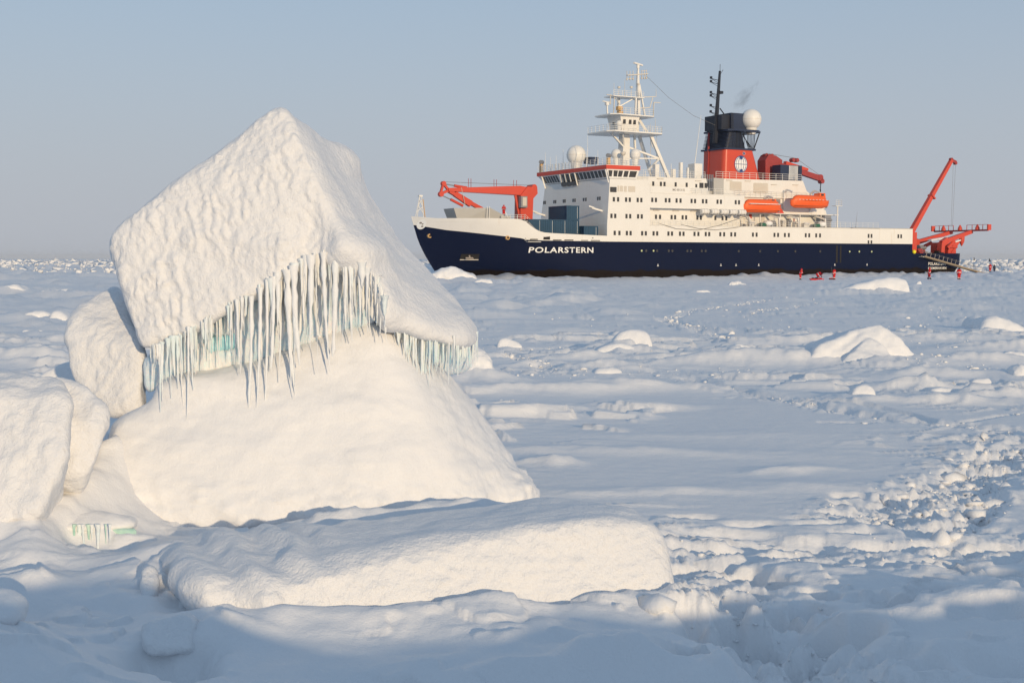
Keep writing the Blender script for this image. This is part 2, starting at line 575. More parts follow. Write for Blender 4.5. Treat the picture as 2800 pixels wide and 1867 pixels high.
PYR = [(2195, 1004), (2240, 945, 0.5), (2325, 905, 1.1), (2385, 889, 1.3), (2412, 893, 1.3), (2455, 920, 1.0), (2500, 962, 0.8), (2532, 1004, 0.7), (2360, 1006, 0.2)]
FLOE = [
    FB_([(1665, 948), (1690, 912), (1722, 901), (1768, 905), (1784, 935), (1787, 962), (1740, 970), (1690, 970)], 45.5, 2.0, 'rounded cube-like snow block left of the footpath in mid distance', k=0.12, h=0.05, seed=101),
    FB_([(1625, 962), (1650, 945), (1700, 938), (1745, 950), (1750, 972), (1640, 978)], 44.3, 1.0, 'low crumbly snow lump at the foot of the cube-like block', k=0.1, h=0.045, seed=103),
    FB_([(2326, 1092), (2328, 1070), (2345, 1054), (2372, 1051), (2392, 1060), (2398, 1078), (2396, 1097), (2340, 1098)], 30.6, 0.6, 'small round snow ball standing alone by the footpath', k=0.08, h=0.025, amp=0.012, s=0.2, seed=107),
    FB_([(1972, 985), (1985, 945), (2020, 940), (2070, 958), (2092, 960), (2090, 985), (2030, 990)], 43.0, 1.8, 'flat snow slab with a sharp right corner beside the footpath', k=0.05, h=0.045, seed=109),
    FB_([(2098, 988), (2105, 973), (2125, 972), (2135, 985), (2120, 990)], 42.6, 0.4, 'little snow chunk just right of the sharp-cornered slab', k=0.05, h=0.025, seed=111),
    FB_([(1615, 1028), (1630, 1008), (1670, 1004), (1702, 1012), (1702, 1026), (1650, 1030)], 37.2, 0.8, 'loaf-shaped snow lump below the cube-like block', k=0.07, h=0.035, seed=113),
    FB_([(2270, 925), (2290, 912), (2320, 912), (2310, 925)], 51, 1.5, 'thin snow slab edge behind the left shoulder of the pyramid', k=0.06, h=0.05, seed=115),
    FB_([(2672, 905), (2690, 872), (2720, 864), (2755, 872), (2800, 895), (2860, 925), (2700, 915)], 56.0, 3.0, 'tall wind-scooped snow hump at the right edge', k=0.15, h=0.08, amp=0.09, s=0.9, seed=117),
    FB_([(2770, 1040), (2772, 1010), (2790, 998), (2840, 1000), (2840, 1045)], 36.0, 1.0, 'lumpy snow block cut by the right edge above the churned path', k=0.10, h=0.04, amp=0.04, s=0.3, seed=119),
    FB_([(2528, 1090), (2545, 1062), (2600, 1060), (2625, 1075), (2640, 1090)], 31.6, 0.8, 'flat-topped snow lump left of two smaller ones near the right edge', k=0.08, h=0.035, seed=121),
    FB_([(2650, 1055), (2665, 1036), (2712, 1034), (2716, 1054), (2680, 1058)], 34.0, 0.6, 'squarish snow block right of the flat-topped lump', k=0.05, h=0.03, seed=123),
    FB_([(2735, 985), (2745, 965), (2790, 960), (2830, 975), (2830, 990)], 43.5, 1.0, 'knobbly snow lump above the block at the right edge', k=0.08, h=0.04, amp=0.05, s=0.3, seed=125),
    FB_([(1356, 950), (1362, 930), (1385, 923), (1425, 940), (1430, 948), (1380, 952)], 48.5, 0.9, 'low snow block standing just right of the icicle overhang', k=0.07, h=0.04, seed=127),
    FB_([(1290, 775), (1310, 762), (1345, 765), (1350, 776)], 170, 3.0, 'faint small hummock before the bow of the ship', k=0.2, h=0.12, amp=0.1, s=1.0, seed=128),
    FB_([(1984, 783), (2000, 770), (2025, 770), (2050, 782), (2020, 784)], 158, 1.5, 'small bright snow heap on the open floe before the ship', k=0.12, h=0.08, amp=0.12, s=0.5, seed=129),
    FB_([(1900, 805), (1903, 795), (1935, 793), (1950, 803)], 124, 1.0, 'little tilted snow plate on the open floe', k=0.04, h=0.06, seed=131),
    FB_([(2285, 800), (2330, 780), (2400, 762), (2450, 757), (2486, 764), (2492, 800), (2480, 812), (2380, 806)], 122, 4.0, 'long whaleback drift with a steep right end below the people', name='snow_drift', cat='snow drift', k=0.25, h=0.14, amp=0.12, s=2.0, seed=133),
    FB_([(2500, 783), (2510, 770), (2518, 768), (2524, 784)], 150, 0.8, 'small pointed snow chunk right of the whaleback drift', k=0.06, h=0.06, seed=135),
    FB_([(1150, 756), (1185, 744), (1215, 733), (1232, 728), (1250, 734), (1275, 745), (1310, 756)], 192, 6.0, 'snow heap against the bow of the ship', k=0.3, h=0.2, amp=0.3, s=2.0, seed=137),
    FB_([(1262, 1040), (1268, 965), (1290, 948), (1330, 962), (1350, 1000), (1345, 1030), (1310, 1050)], 34.6, 1.0, 'knobbly ice lump sticking out behind the right foot of the mound', k=0.12, h=0.035, amp=0.06, s=0.28, seed=139),
    FB_([(-30, 800), (10, 782), (45, 778), (70, 795), (72, 812), (20, 815)], 118, 3.0, 'rounded snow hump at the far left edge', k=0.2, h=0.12, amp=0.08, s=1.2, seed=141),
    FB_([(70, 815), (110, 795), (180, 790), (235, 812), (160, 822)], 112, 3.0, 'long scooped snow drift in the left distance', name='snow_drift', cat='snow drift', k=0.2, h=0.12, amp=0.1, s=1.4, seed=143),
    FB_([(50, 880), (65, 855), (110, 850), (140, 862), (130, 885), (80, 888)], 68, 2.0, 'shaded ragged snow lump left of the leaning slab', k=0.12, h=0.07, amp=0.06, s=0.8, seed=145),
    FB_([(128, 878), (140, 850), (160, 846), (182, 865), (185, 878), (150, 883)], 67, 1.6, 'bright domed snow lump touching the outline of the leaning slab', k=0.12, h=0.07, amp=0.03, s=0.8, seed=147),
    FB_([(55, 920), (60, 902), (115, 903), (118, 920)], 57, 1.2, 'left half of a split snow plate in the left middle distance', k=0.05, h=0.05, seed=149),
    FB_([(120, 921), (121, 905), (150, 912), (175, 918), (150, 922)], 56.5, 0.8, 'right half of a split snow plate, wedge-shaped and sunlit', k=0.04, h=0.04, seed=151),
    FB_([(90, 1035), (140, 1005), (190, 985), (205, 1000), (225, 1040), (170, 1050)], 21.0, 1.2, 'smooth sunlit snow wedge under the leaning slab', k=0.06, h=0.04, amp=0.01, seed=153),
]


def floe_foot(outline, D):
    pts = [at(q[0], q[1], D + (q[2] if len(q) > 2 else 0)) for q in outline]
    xs = [p[0] for p in pts]; zs = [p[2] for p in pts]
    return (min(xs) + max(xs)) / 2, D, (max(xs) - min(xs)) / 2, max(zs)


for _o, _D, _dep, _l, _k in FLOE + [FB_(PYR, 40.0, 3.0, '')]:
    _x, _y, _w, _t = floe_foot(_o, _D)
    if _t > 0.15 and _y > 25:
        DRIFTS.append((_x, _y + _dep * 0.4, _w * 1.5 + 0.2, _dep * 0.7 + 0.5, 0, min(0.35, 0.30 * _t), 0.9))
        DRIFTS.append((_x - _w * 1.3, _y + _dep * 0.9, _w * 1.2, _dep * 0.6 + 0.3, -14, min(0.2, 0.16 * _t), 1.2))

# pits pressed into the snow: x, y, half length, half width, turn, depth
PITS = []
_r = random.Random(7)


def pit(px, py, ln, wd, rot, dep):
    x, y = ground_pt(px, py)
    PITS.append((x, y, ln, wd, rot, dep))


for x0, x1, y0 in [(65, 340, 640), (390, 700, 675), (760, 1040, 672), (940, 1090, 668), (1080, 1265, 715), (980, 1170, 520), (970, 1110, 562), (160, 560, 770), (490, 760, 780), (600, 1000, 765),
                   (50, 320, 805), (300, 560, 812), (580, 800, 845), (820, 1050, 798), (870, 1105, 825), (1000, 1270, 858), (1100, 1380, 780), (1050, 1200, 895), (800, 1030, 900), (1280, 1380, 900),
                   (1380, 1560, 720), (1570, 1680, 815), (1700, 1820, 800), (1240, 1360, 812), (130, 330, 950), (250, 410, 1030), (270, 420, 905), (30, 200, 745), (640, 800, 870),
                   (1090, 1350, 1130), (1210, 1380, 1190), (1400, 1530, 1180), (830, 1010, 1255), (970, 1160, 1235), (1150, 1500, 1490), (1600, 1850, 1310), (1420, 1640, 1545), (1750, 2044, 1530), (1850, 2044, 1320), (1800, 2040, 870)]:
    cx, cy = 1800 + (x0 + x1) / 2 / 2.044, 1100 + y0 / 2.044
    gx, gy = ground_pt(cx, cy)
    ln = (x1 - x0) / 2.044 / 3400 * gy / 2
    PITS.append((gx, gy + 0.1, ln, _r.uniform(0.10, 0.17), _r.uniform(-4, 6), _r.uniform(0.09, 0.15)))
for fx, fy in [(530, 1060), (915, 1065), (850, 1160), (1530, 985), (1510, 1070), (1690, 920), (650, 990), (650, 1185), (440, 1140), (430, 1190), (1100, 1330), (1960, 950), (590, 975), (480, 935), (380, 1240), (1400, 1150), (1310, 1200)]:
    pit(1800 + fx / 2.044, 1100 + fy / 2.044, _r.uniform(0.17, 0.24), _r.uniform(0.15, 0.2), _r.uniform(-40, 40), _r.uniform(0.28, 0.42))
PITS.append((-4.95, 14.45, 0.55, 0.35, 0, 0.2))
PITS.append((-2.80, 10.05, 0.34, 0.30, 8, 0.30))
for i in range(60):
    pit(_r.uniform(1850, 2900), _r.gauss(1495, 28), _r.uniform(0.2, 0.7), _r.uniform(0.05, 0.12), _r.uniform(-8, 8), _r.uniform(0.04, 0.1))
for i in range(45):
    pit(_r.gauss(2080, 120), _r.uniform(1680, 1880), _r.uniform(0.12, 0.3), _r.uniform(0.1, 0.2), _r.uniform(-60, 60), _r.uniform(0.12, 0.28))

# trodden paths: polyline in metres, half width, depth, roughness
PATHS = []


def path(pts, wd, dep, rough):
    PATHS.append(([ground_pt(*p) for p in pts], wd, dep, rough))


path([(1820, 868), (1850, 882), (1930, 905), (2010, 925), (2080, 935)], 0.55, 0.14, 0.16)
path([(1830, 870), (1900, 850), (2000, 838), (2100, 822), (2320, 815)], 0.45, 0.08, 0.10)
path([(2010, 870), (2120, 850), (2200, 838), (2280, 832)], 0.4, 0.06, 0.10)
path([(1380, 972), (1460, 990), (1500, 1010), (1530, 1020)], 0.4, 0.10, 0.14)
path([(1380, 960), (1500, 950), (1640, 940)], 0.35, 0.07, 0.10)
path([(1880, 1035), (1960, 1055), (2060, 1075), (2170, 1095), (2300, 1120), (2450, 1145), (2600, 1160), (2720, 1172), (2900, 1190)], 0.36, 0.15, 0.15)
path([(2180, 1090), (2350, 1105), (2480, 1130), (2570, 1155)], 0.12, 0.10, 0.02)
path([(2250, 1152), (2300, 1153), (2420, 1154)], 0.12, 0.05, 0.08)
path([(2600, 1160), (2740, 1138), (2850, 1130)], 0.10, 0.05, 0.05)
path([(2920, 1205), (2790, 1232), (2700, 1278), (2610, 1325), (2510, 1375), (2440, 1402)], 0.62, 0.14, 0.24)
path([(2920, 1185), (2760, 1190), (2650, 1200)], 0.30, 0.08, 0.14)
path([(2700, 1270), (2690, 1340), (2660, 1400), (2600, 1440)], 0.34, 0.12, 0.20)
path([(2300, 1400), (2420, 1400), (2540, 1390)], 0.35, 0.10, 0.20)
path([(1840, 1500), (2050, 1500), (2300, 1495), (2600, 1480), (2900, 1470)], 0.55, 0.05, 0.09)
path([(1870, 1530), (1990, 1580), (2050, 1660), (2010, 1740), (2120, 1790), (2300, 1800)], 0.5, 0.10, 0.15)
path([(1900, 1640), (2000, 1720), (2150, 1800), (2250, 1880)], 0.6, 0.12, 0.22)
# two runner grooves
path([(2690, 1218), (2660, 1240), (2600, 1290)], 0.06, 0.12, 0.0)
path([(2715, 1220), (2690, 1240), (2640, 1285)], 0.06, 0.12, 0.0)
path([(2440, 1395), (2475, 1372), (2520, 1350), (2570, 1340)], 0.06, 0.12, 0.0)
path([(2460, 1400), (2490, 1380), (2530, 1362), (2570, 1352)], 0.06, 0.12, 0.0)

SHIP_O = (-17.317, 214.123, 0.0)
SHIP_YAW = 29.5


def ground_h(x, y):
    r = np.hypot(x, y)
    h = 0.09 * fbm(x / 14 + 3, y / 20, seed=3, oct=3) * sstep(8, 30, r)
    # wind-carved snow, long across the view
    h = h + 0.022 * fbm(x / 3.4, y / 1.6 + 0.5 * vnoise(x / 5, y / 5, seed=8), seed=11, oct=3) * (1 - sstep(120, 400, r) * 0.5) * sstep(0.0, 0.9, fbm(x / 9, y / 6, seed=21, oct=2) + 0.30)
    h = h + 0.006 * vnoise(x / 0.35, y / 0.16, seed=5)
    # wind crust: low ledges with broken edges, and sharp little ridges
    pat = sstep(-0.15, 0.25, fbm(x / 11 + 4, y / 8, seed=141, oct=2)) * sstep(19, 27, r) * (1 - sstep(140, 220, r))
    ter = fbm(x / 2.3 + 0.3 * vnoise(x, y, seed=145), y / 1.5, seed=143, oct=3)
    h = h + pat * (0.10 * sstep(0.10, 0.20, ter) + 0.08 * sstep(0.40, 0.50, ter) + 0.03 * ter) * (1 - 0.6 * sstep(60, 90, r))
    rid = 1 - np.abs(fbm(x / 2.0, y / 0.8 + 0.6 * vnoise(x / 2.5, y / 2.5, seed=149), seed=147, oct=2))
    h = h + 0.05 * np.maximum(0, rid - 0.82) / 0.18 * sstep(-0.1, 0.4, fbm(x / 7, y / 5, seed=151, oct=2)) * sstep(10, 15, r) * (1 - sstep(160, 260, r))
    near = sstep(7.5, 9, r) * (1 - sstep(14, 19, r))
    h = h + near * (0.05 * sstep(0.15, 0.3, fbm(x / 0.9, y / 0.6, seed=171, oct=3)) + 0.03 * fbm(x / 0.5, y / 0.35, seed=173, oct=3)) * sstep(-0.1, 0.3, fbm(x / 2.5 + 9, y / 2.0, seed=175, oct=2) + 0.25 * (x > 1.5))
    # hummocks
    hm = fbm(x / 7.5, y / 6.0, seed=31, oct=3)
    hz = sstep(45, 95, r) * (1 - 0.6 * sstep(3, 14, x) * (1 - sstep(220, 260, r)) * (1 - sstep(60, 90, x)))
    h = h + np.maximum(0, hm - 0.18) * 0.75 * hz
    h = h + np.maximum(0, fbm(x / 2.2, y / 2.6, seed=35, oct=2) - 0.25) * 0.35 * hz
    # old pressure-ridge rubble far out
    far = sstep(190, 300, r + 0.5 * np.abs(x) * (x < -20))
    far = far * sstep(10, 34, np.hypot(x - 113, (y - 292) * 0.8))
    cell = np.abs(vnoise(x / 5.0, y / 8.0, seed=41)) + 0.5 * np.abs(vnoise(x / 2.3, y / 3.1, seed=43))
    h = h + far * (cell * 1.0 + 1.4 * np.maximum(0, fbm(x / 40, y / 60, seed=47, oct=2) - 0.1)) * (1 - 0.35 * sstep(1500, 5000, r))
    # snow heaped along the ship's side
    a = R(SHIP_YAW)
    u = (x - SHIP_O[0]) * math.cos(a) + (y - SHIP_O[1]) * math.sin(a)
    v = -(x - SHIP_O[0]) * math.sin(a) + (y - SHIP_O[1]) * math.cos(a)
    # half width of the ship at the ice
    b = 12.4 * np.clip(1 - np.clip((26 - u) / 21.0, 0, 1) ** 2.0, 0, 1)
    b = np.where(u > 108, 12.4 * np.sqrt(np.clip(1 - ((u - 108) / 15.0) ** 2, 0, 1)), b)
    d = np.abs(v) - b
    d = np.where((u > 4) & (u < 123), d, 20.0)
    along = 0.35 + 0.45 * vnoise(u / 9, v / 9, seed=61) + 0.35 * np.maximum(0, vnoise(u / 2.2, v / 3, seed=63))
    h = h + np.exp(-((d - 1.2) / 2.6) ** 2) * np.clip(along, 0, 1.2) * 0.9
    h = np.where(d < 0.3, np.minimum(h, -0.3), h)
    # the ridge the photographer stands on (its crest, behind, shades the foreground)
    sa = R(SUN_AZ)
    t = math.sin(sa) * x - math.cos(sa) * y
    q = math.cos(sa) * x + math.sin(sa) * y
    tc = 5.0 + 0.5 * np.sin(q / 2.3)
    hc = 3.58 - 0.56 * sstep(0.9, 2.6, q) - 0.30 * sstep(4.5, 9.0, q) + 0.16 * vnoise(q / 1.7, q * 0, seed=71) + 0.05 * vnoise(q / 0.5, q * 0, seed=73) - 0.02 * np.maximum(0, np.abs(q - 4) - 14)
    hc = np.clip(hc, 0, 5)
    prof = np.where(t < tc, np.exp(-((t - tc) / 5.2) ** 2), np.exp(-((t - tc) / 9.0) ** 2))
    h = h + hc * prof
    for (cx, cy, ln, wd, rot, hg, st) in DRIFTS:
        ext = 3.0 * max(ln, wd)
        m = (np.abs(x - cx) < ext) & (np.abs(y - cy) < ext)
        if not m.any():
            continue
        ca, sn = math.cos(R(rot)), math.sin(R(rot))
        dx, dy = x[m] - cx, y[m] - cy
        e, g = dx * ca + dy * sn, -dx * sn + dy * ca
        wob = 1 + 0.35 * vnoise(e / (0.6 * ln) + cx, g / wd + cy, seed=81)
        g = g + 0.35 * wd * vnoise(e / (0.7 * ln) + cy, e * 0 + cx, seed=83)
        gg = np.where(g < 0, g * st * 1.1, g / 1.3)
        wob = wob + 0.30 * fbm(dx / 0.55, dy / 0.45, seed=85, oct=2) * min(1.0, 0.4 + 0.2 * cy / 30)
        h[m] += 0.85 * hg * wob * np.exp(-(np.abs(e) / ln) ** 2.2 - (np.sqrt(gg * gg + 0.0025 * wd) / wd) ** np.where(g < 0, 1.35, 2.0))
    PD = np.zeros_like(x); PR = np.zeros_like(x); PE = np.zeros_like(x)
    for pts, wd, dep, rough in PATHS:
        xs = [p[0] for p in pts]; ys = [p[1] for p in pts]
        mg = wd * 3 + 0.5
        m = (x > min(xs) - mg) & (x < max(xs) + mg) & (y > min(ys) - mg) & (y < max(ys) + mg)
        if not m.any():
            continue
        dd = seg_dist(x[m], y[m], pts)
        if rough > 0:
            dd = dd * (1 + 0.3 * vnoise(x[m] / 0.8, y[m] / 0.8, seed=91))
        core = np.exp(-(dd / wd) ** 4)
        PD[m] = np.maximum(PD[m], dep * core)
        PR[m] = np.maximum(PR[m], rough * core)
        PE[m] = np.maximum(PE[m], 0.5 * rough * np.exp(-((dd - 1.3 * wd) / (0.5 * wd)) ** 2))
    m = (PR > 0.002) | (PE > 0.002)
    wx, wy = x[m] + 0.06 * vnoise(x[m] / 0.2, y[m] / 0.2, seed=92), y[m] + 0.06 * vnoise(x[m] / 0.2, y[m] / 0.2, seed=94)
    n1 = vnoise(wx / 0.26, wy / 0.24, seed=93)
    n2 = vnoise(wx / 0.10, wy / 0.10, seed=95)
    n3 = vnoise(wx / 1.1, wy / 0.8, seed=96)
    n4 = vnoise(wx / 0.7 + 5, wy / 0.22, seed=98)
    sharp = 0.35 - np.abs(n1)
    clod = 0.55 * np.clip(n4, -0.4, 0.4) + 0.6 * sharp * (0.8 + 0.8 * n3) + 0.30 * np.abs(n2) + 0.5 * n3
    h[m] += PR[m] * clod + PE[m] * np.clip(n1, 0, 0.5)
    h -= PD
    for (cx, cy, ln, wd, rot, dep) in PITS:
        ext = 2.2 * max(ln, wd)
        m = (np.abs(x - cx) < ext) & (np.abs(y - cy) < ext)
        if not m.any():
            continue
        ca, sn = math.cos(R(rot)), math.sin(R(rot))
        dx, dy = x[m] - cx, y[m] - cy
        e, g = dx * ca + dy * sn, -dx * sn + dy * ca
        h[m] -= dep * np.exp(-(np.abs(e) / ln) ** 4 - (np.abs(g) / (wd * (1 + 0.25 * vnoise(e / 0.2 + cx, g / 0.2 + cy, seed=97)))) ** 4)
    return h


def build_ground():
    half = R(25.5)
    th = np.concatenate([np.linspace(-half, half, 820), np.linspace(half, 2 * math.pi - half, 141)[1:-1]])
    rr = np.concatenate([np.geomspace(0.05, 7.5, 45)[:-1], np.geomspace(7.5, 60, 520)[:-1], np.geomspace(60, 600, 190)[:-1], np.geomspace(600, 16000, 70)])
    A, B = np.meshgrid(th, rr, indexing='ij')
    X, Y = B * np.sin(A), B * np.cos(A)
    Z = ground_h(X.ravel().copy(), Y.ravel().copy()).reshape(X.shape)
    n, m = X.shape
    v = np.stack([X, Y, Z], -1).reshape(-1, 3)
    i = np.arange(n)[:, None]
    j = np.arange(m - 1)[None, :]
    i2 = (i + 1) % n
    f = np.stack([i * m + j, i * m + j + 1, i2 * m + j + 1, i2 * m + j], -1).reshape(-1, 4)
    o = mesh_np('snow_ground', v, f[:, ::-1], M_SNOW)
    tag(o, kind='structure')
    return o


build_ground()


# ---- loose clods thrown up along the paths
def clods():
    rng = np.random.default_rng(5)
    base_v = np.array([(0, 0, 1), (0.89, 0, 0.45), (0.28, 0.85, 0.45), (-0.72, 0.53, 0.45), (-0.72, -0.53, 0.45), (0.28, -0.85, 0.45), (0.72, 0.53, -0.45), (-0.28, 0.85, -0.45), (-0.89, 0, -0.45), (-0.28, -0.85, -0.45), (0.72, -0.53, -0.45), (0, 0, -1)])
    base_f = np.array([(0, 1, 2), (0, 2, 3), (0, 3, 4), (0, 4, 5), (0, 5, 1), (1, 6, 2), (2, 7, 3), (3, 8, 4), (4, 9, 5), (5, 10, 1), (6, 7, 2), (7, 8, 3), (8, 9, 4), (9, 10, 5), (10, 6, 1), (11, 7, 6), (11, 8, 7), (11, 9, 8), (11, 10, 9), (11, 6, 10)])
    P, S = [], []
    for pts, wd, dep, rough in PATHS:
        if rough < 0.04:
            continue
        for a, b in zip(pts[:-1], pts[1:]):
            ln = math.hypot(b[0] - a[0], b[1] - a[1])
            k = int(min(ln, 30) * wd * rough * 260)
            t = rng.random(k)
            off = rng.normal(0, wd * 0.6, (k, 2))
            x, y = a[0] + (b[0] - a[0]) * t + off[:, 0], a[1] + (b[1] - a[1]) * t + off[:, 1]
            P.append(np.stack([x, y], 1))
            S.append(np.minimum(0.12, 0.013 * rng.random(k) ** -0.62) * (0.8 + 0.9 * rough))
    # broken crust lying about on the floe, in patches
    k = 5000
    D = 33 * (85 / 33.0) ** rng.random(k)
    A = rng.uniform(R(-25), R(25), k)
    q = np.stack([D * np.tan(A), D], 1)
    q = q[(fbm(q[:, 0] / 6, q[:, 1] / 5, seed=161, oct=2) > 0.36)]
    P.append(q)
    S.append(np.minimum(0.10, 0.016 * rng.random(len(q)) ** -0.55))
    P, S = np.concatenate(P), np.concatenate(S)
    ok = P[:, 1] > 6
    P, S = P[ok], S[ok]
    z = ground_h(P[:, 0].copy(), P[:, 1].copy())
    n = len(P)
    V = base_v[None] * (1 + np.clip(rng.normal(0, 0.34, (n, 12, 1)), -0.6, 0.8))
    V = V * rng.uniform(0.55, 1.5, (n, 1, 3)) * np.array([1.15, 1.0, 0.7])
    V = V * S[:, None, None]
    V[:, :, 0] += P[:, 0:1]; V[:, :, 1] += P[:, 1:2]; V[:, :, 2] += (z + S * 0.05)[:, None]
    F = base_f[None] + (np.arange(n) * 12)[:, None, None]
    o = mesh_np('snow_clods', V.reshape(-1, 3), F.reshape(-1, 3), M_SNOW, smooth=False)
    tag(o, 'loose snow clods thrown up along the trodden paths', 'snow clods', kind='stuff')


clods()


# ---- broken ice blocks far out, all the way to the horizon
def rubble():
    rng = np.random.default_rng(9)
    n = 22000
    D = 235 * (2600 / 235.0) ** (rng.random(n) ** 1.15)
    ang = rng.uniform(R(-27), R(27), n)
    k = 14000
    D = np.concatenate([D, 290 * (1100 / 290.0) ** rng.random(k)])
    ang = np.concatenate([ang, np.where(rng.random(k) < 0.6, rng.uniform(R(17.5), R(27), k), rng.uniform(R(-27), R(-16), k))])
    n = len(D)
    x, y = D * np.tan(ang), D
    keep = (fbm(x / 45, y / 70, seed=121, oct=2) > -0.25) & (vnoise(x / 14, y / 20, seed=123) > -0.35)
    a = R(SHIP_YAW)
    u = (x - SHIP_O[0]) * math.cos(a) + (y - SHIP_O[1]) * math.sin(a)
    v = -(x - SHIP_O[0]) * math.sin(a) + (y - SHIP_O[1]) * math.cos(a)
    keep &= ~((u > -6) & (u < 150) & (v < 18))
    keep &= ~((x > 60) & (y < 300)) & ~((x > -20) & (y < 265))
    x, y, D = x[keep], y[keep], D[keep]
    n = len(x)
    z = ground_h(x.copy(), y.copy())
    cube = np.array([(-1, -1, -1), (1, -1, -1), (1, 1, -1), (-1, 1, -1), (-1, -1, 1), (1, -1, 1), (1, 1, 1), (-1, 1, 1)], float)
    fc = np.array([(3, 2, 1, 0), (4, 5, 6, 7), (0, 1, 5, 4), (1, 2, 6, 5), (2, 3, 7, 6), (3, 0, 4, 7)])
    V = cube[None] * (1 + rng.normal(0, 0.18, (n, 8, 3)))
    sz = np.minimum(1.5, 0.20 * rng.random(n) ** -0.5) * (0.35 + 0.5 * np.minimum(D / 450, 2.0))
    V = V * (sz[:, None] * np.stack([rng.uniform(0.7, 1.5, n), rng.uniform(0.7, 1.4, n), rng.uniform(0.25, 0.75, n)], 1))[:, None, :]
    rx, ry, rz = rng.normal(0, 0.35, n), rng.normal(0, 0.35, n), rng.uniform(0, 6.28, n)

    def rot(V, a, i, j):
        c, s = np.cos(a)[:, None], np.sin(a)[:, None]
        p, q = V[:, :, i].copy(), V[:, :, j].copy()
        V[:, :, i], V[:, :, j] = c * p - s * q, s * p + c * q
    rot(V, rx, 1, 2); rot(V, ry, 0, 2); rot(V, rz, 0, 1)
    V[:, :, 0] += x[:, None]; V[:, :, 1] += y[:, None]; V[:, :, 2] += (z + 0.1 * sz)[:, None]
    F = fc[None] + (np.arange(n) * 8)[:, None, None]
    o = mesh_np('ice_rubble', V.reshape(-1, 3), F.reshape(-1, 4), M_SNOW, smooth=False)
    tag(o, 'jumbled broken ice blocks spread to the far horizon', 'ice rubble', kind='stuff')


rubble()

# ================================================================== ice blocks
def d(px, py, D):
    k = 2800.0 / 2352.0
    return at(px * k, py * k, D)


def ice_mat(name, col, deep, rough=0.22, sss=0.0):
    m, n, l, b = mat_new(name)
    geo = n.new('ShaderNodeNewGeometry')
    nz = n.new('ShaderNodeTexNoise')
    nz.inputs['Scale'].default_value = 3.5
    nz.inputs['Detail'].default_value = 4
    l.new(geo.outputs['Position'], nz.inputs['Vector'])
    mx = n.new('ShaderNodeMix'); mx.data_type = 'RGBA'
    mx.inputs[6].default_value = (*deep, 1)
    mx.inputs[7].default_value = (*col, 1)
    rmp = n.new('ShaderNodeMapRange')
    rmp.inputs[1].default_value = 0.35
    rmp.inputs[2].default_value = 0.62
    l.new(nz.outputs['Fac'], rmp.inputs[0])
    l.new(rmp.outputs[0], mx.inputs[0])
    l.new(mx.outputs[2], b.inputs['Base Color'])
    b.inputs['Roughness'].default_value = rough
    b.inputs['Subsurface Weight'].default_value = sss
    b.inputs['Subsurface Radius'].default_value = (0.5, 0.9, 1.0)
    b.inputs['Subsurface Scale'].default_value = 0.08
    b.inputs['IOR'].default_value = 1.31
    n1 = n.new('ShaderNodeTexNoise')
    n1.inputs['Scale'].default_value = 14
    l.new(geo.outputs['Position'], n1.inputs['Vector'])
    b1 = n.new('ShaderNodeBump')
    b1.inputs['Strength'].default_value = 0.4
    b1.inputs['Distance'].default_value = 0.03
    l.new(n1.outputs['Fac'], b1.inputs['Height'])
    l.new(b1.outputs['Normal'], b.inputs['Normal'])
    return m


M_ICE = ice_mat('blue_ice', (0.82, 0.91, 0.93), (0.55, 0.82, 0.88), 0.22, 0.5)
M_ICICLE = ice_mat('icicle_ice', (0.82, 0.84, 0.85), (0.72, 0.82, 0.84), 0.35)
M_PALE = ice_mat('frosted_blue_ice', (0.82, 0.85, 0.87), (0.64, 0.79, 0.86), 0.4, 0.4)
M_DEEP = ice_mat('deep_blue_ice', (0.55, 0.80, 0.85), (0.28, 0.66, 0.76), 0.15, 0.3)
M_RIMEICE = ice_mat('frosted_ice', (0.83, 0.835, 0.84), (0.80, 0.825, 0.835), 0.55)
M_GREEN = ice_mat('green_ice', (0.62, 0.80, 0.70), (0.34, 0.58, 0.50))


def solid(name, mat, S, G, h, bumps, parent=None, smooth_it=2):
    """surface of the field with bumps(v, n) metres of relief pushed out along its normals"""
    v, f = nets(G, S, h)
    v = relax(v, f, smooth_it)
    n = vnormals(v, f)
    if bumps is not None:
        v = v + n * bumps(v, n)[:, None]
    return mesh_np(name, v, f, mat, parent)


def bounds(pts, m):
    p = np.array(pts)
    return p.min(0) - m, p.max(0) + m


def drape(amp=0.02, s=0.5, seed=1):
    return lambda v, n: amp * fbm(v[:, 0] / s, v[:, 1] / s, v[:, 2] / s, seed=seed, oct=3)


# ---- the big tilted block
FA = [d(650, 238, 17.3), d(258, 528, 17.0), d(245, 575, 17.2), d(325, 805, 16.7), d(440, 768, 16.62), d(700, 606, 16.56), d(738, 590, 16.52), d(722, 470, 16.66), d(690, 330, 16.95),
      d(640, 262, 18.6), d(272, 540, 18.6), d(335, 785, 18.2), d(740, 600, 18.6)]
FB = [d(655, 242, 17.3), d(690, 330, 16.95), d(722, 470, 16.72), d(775, 560, 16.48), d(740, 590, 16.52), d(800, 350, 19.7), d(814, 390, 20.0), d(890, 525, 20.1), d(888, 620, 17.3), d(886, 690, 16.9), d(835, 615, 16.58), d(700, 600, 19.5), d(885, 650, 20)]
FC = [d(880, 515, 20.0), d(975, 612, 19.7), d(1085, 733, 18.9), d(1098, 768, 18.4), d(1088, 784, 18.0), d(1036, 792, 17.2), d(960, 775, 16.9), d(905, 748, 16.75), d(886, 690, 16.75), d(880, 620, 17.2), d(1000, 720, 20.4), d(900, 730, 19.6)]


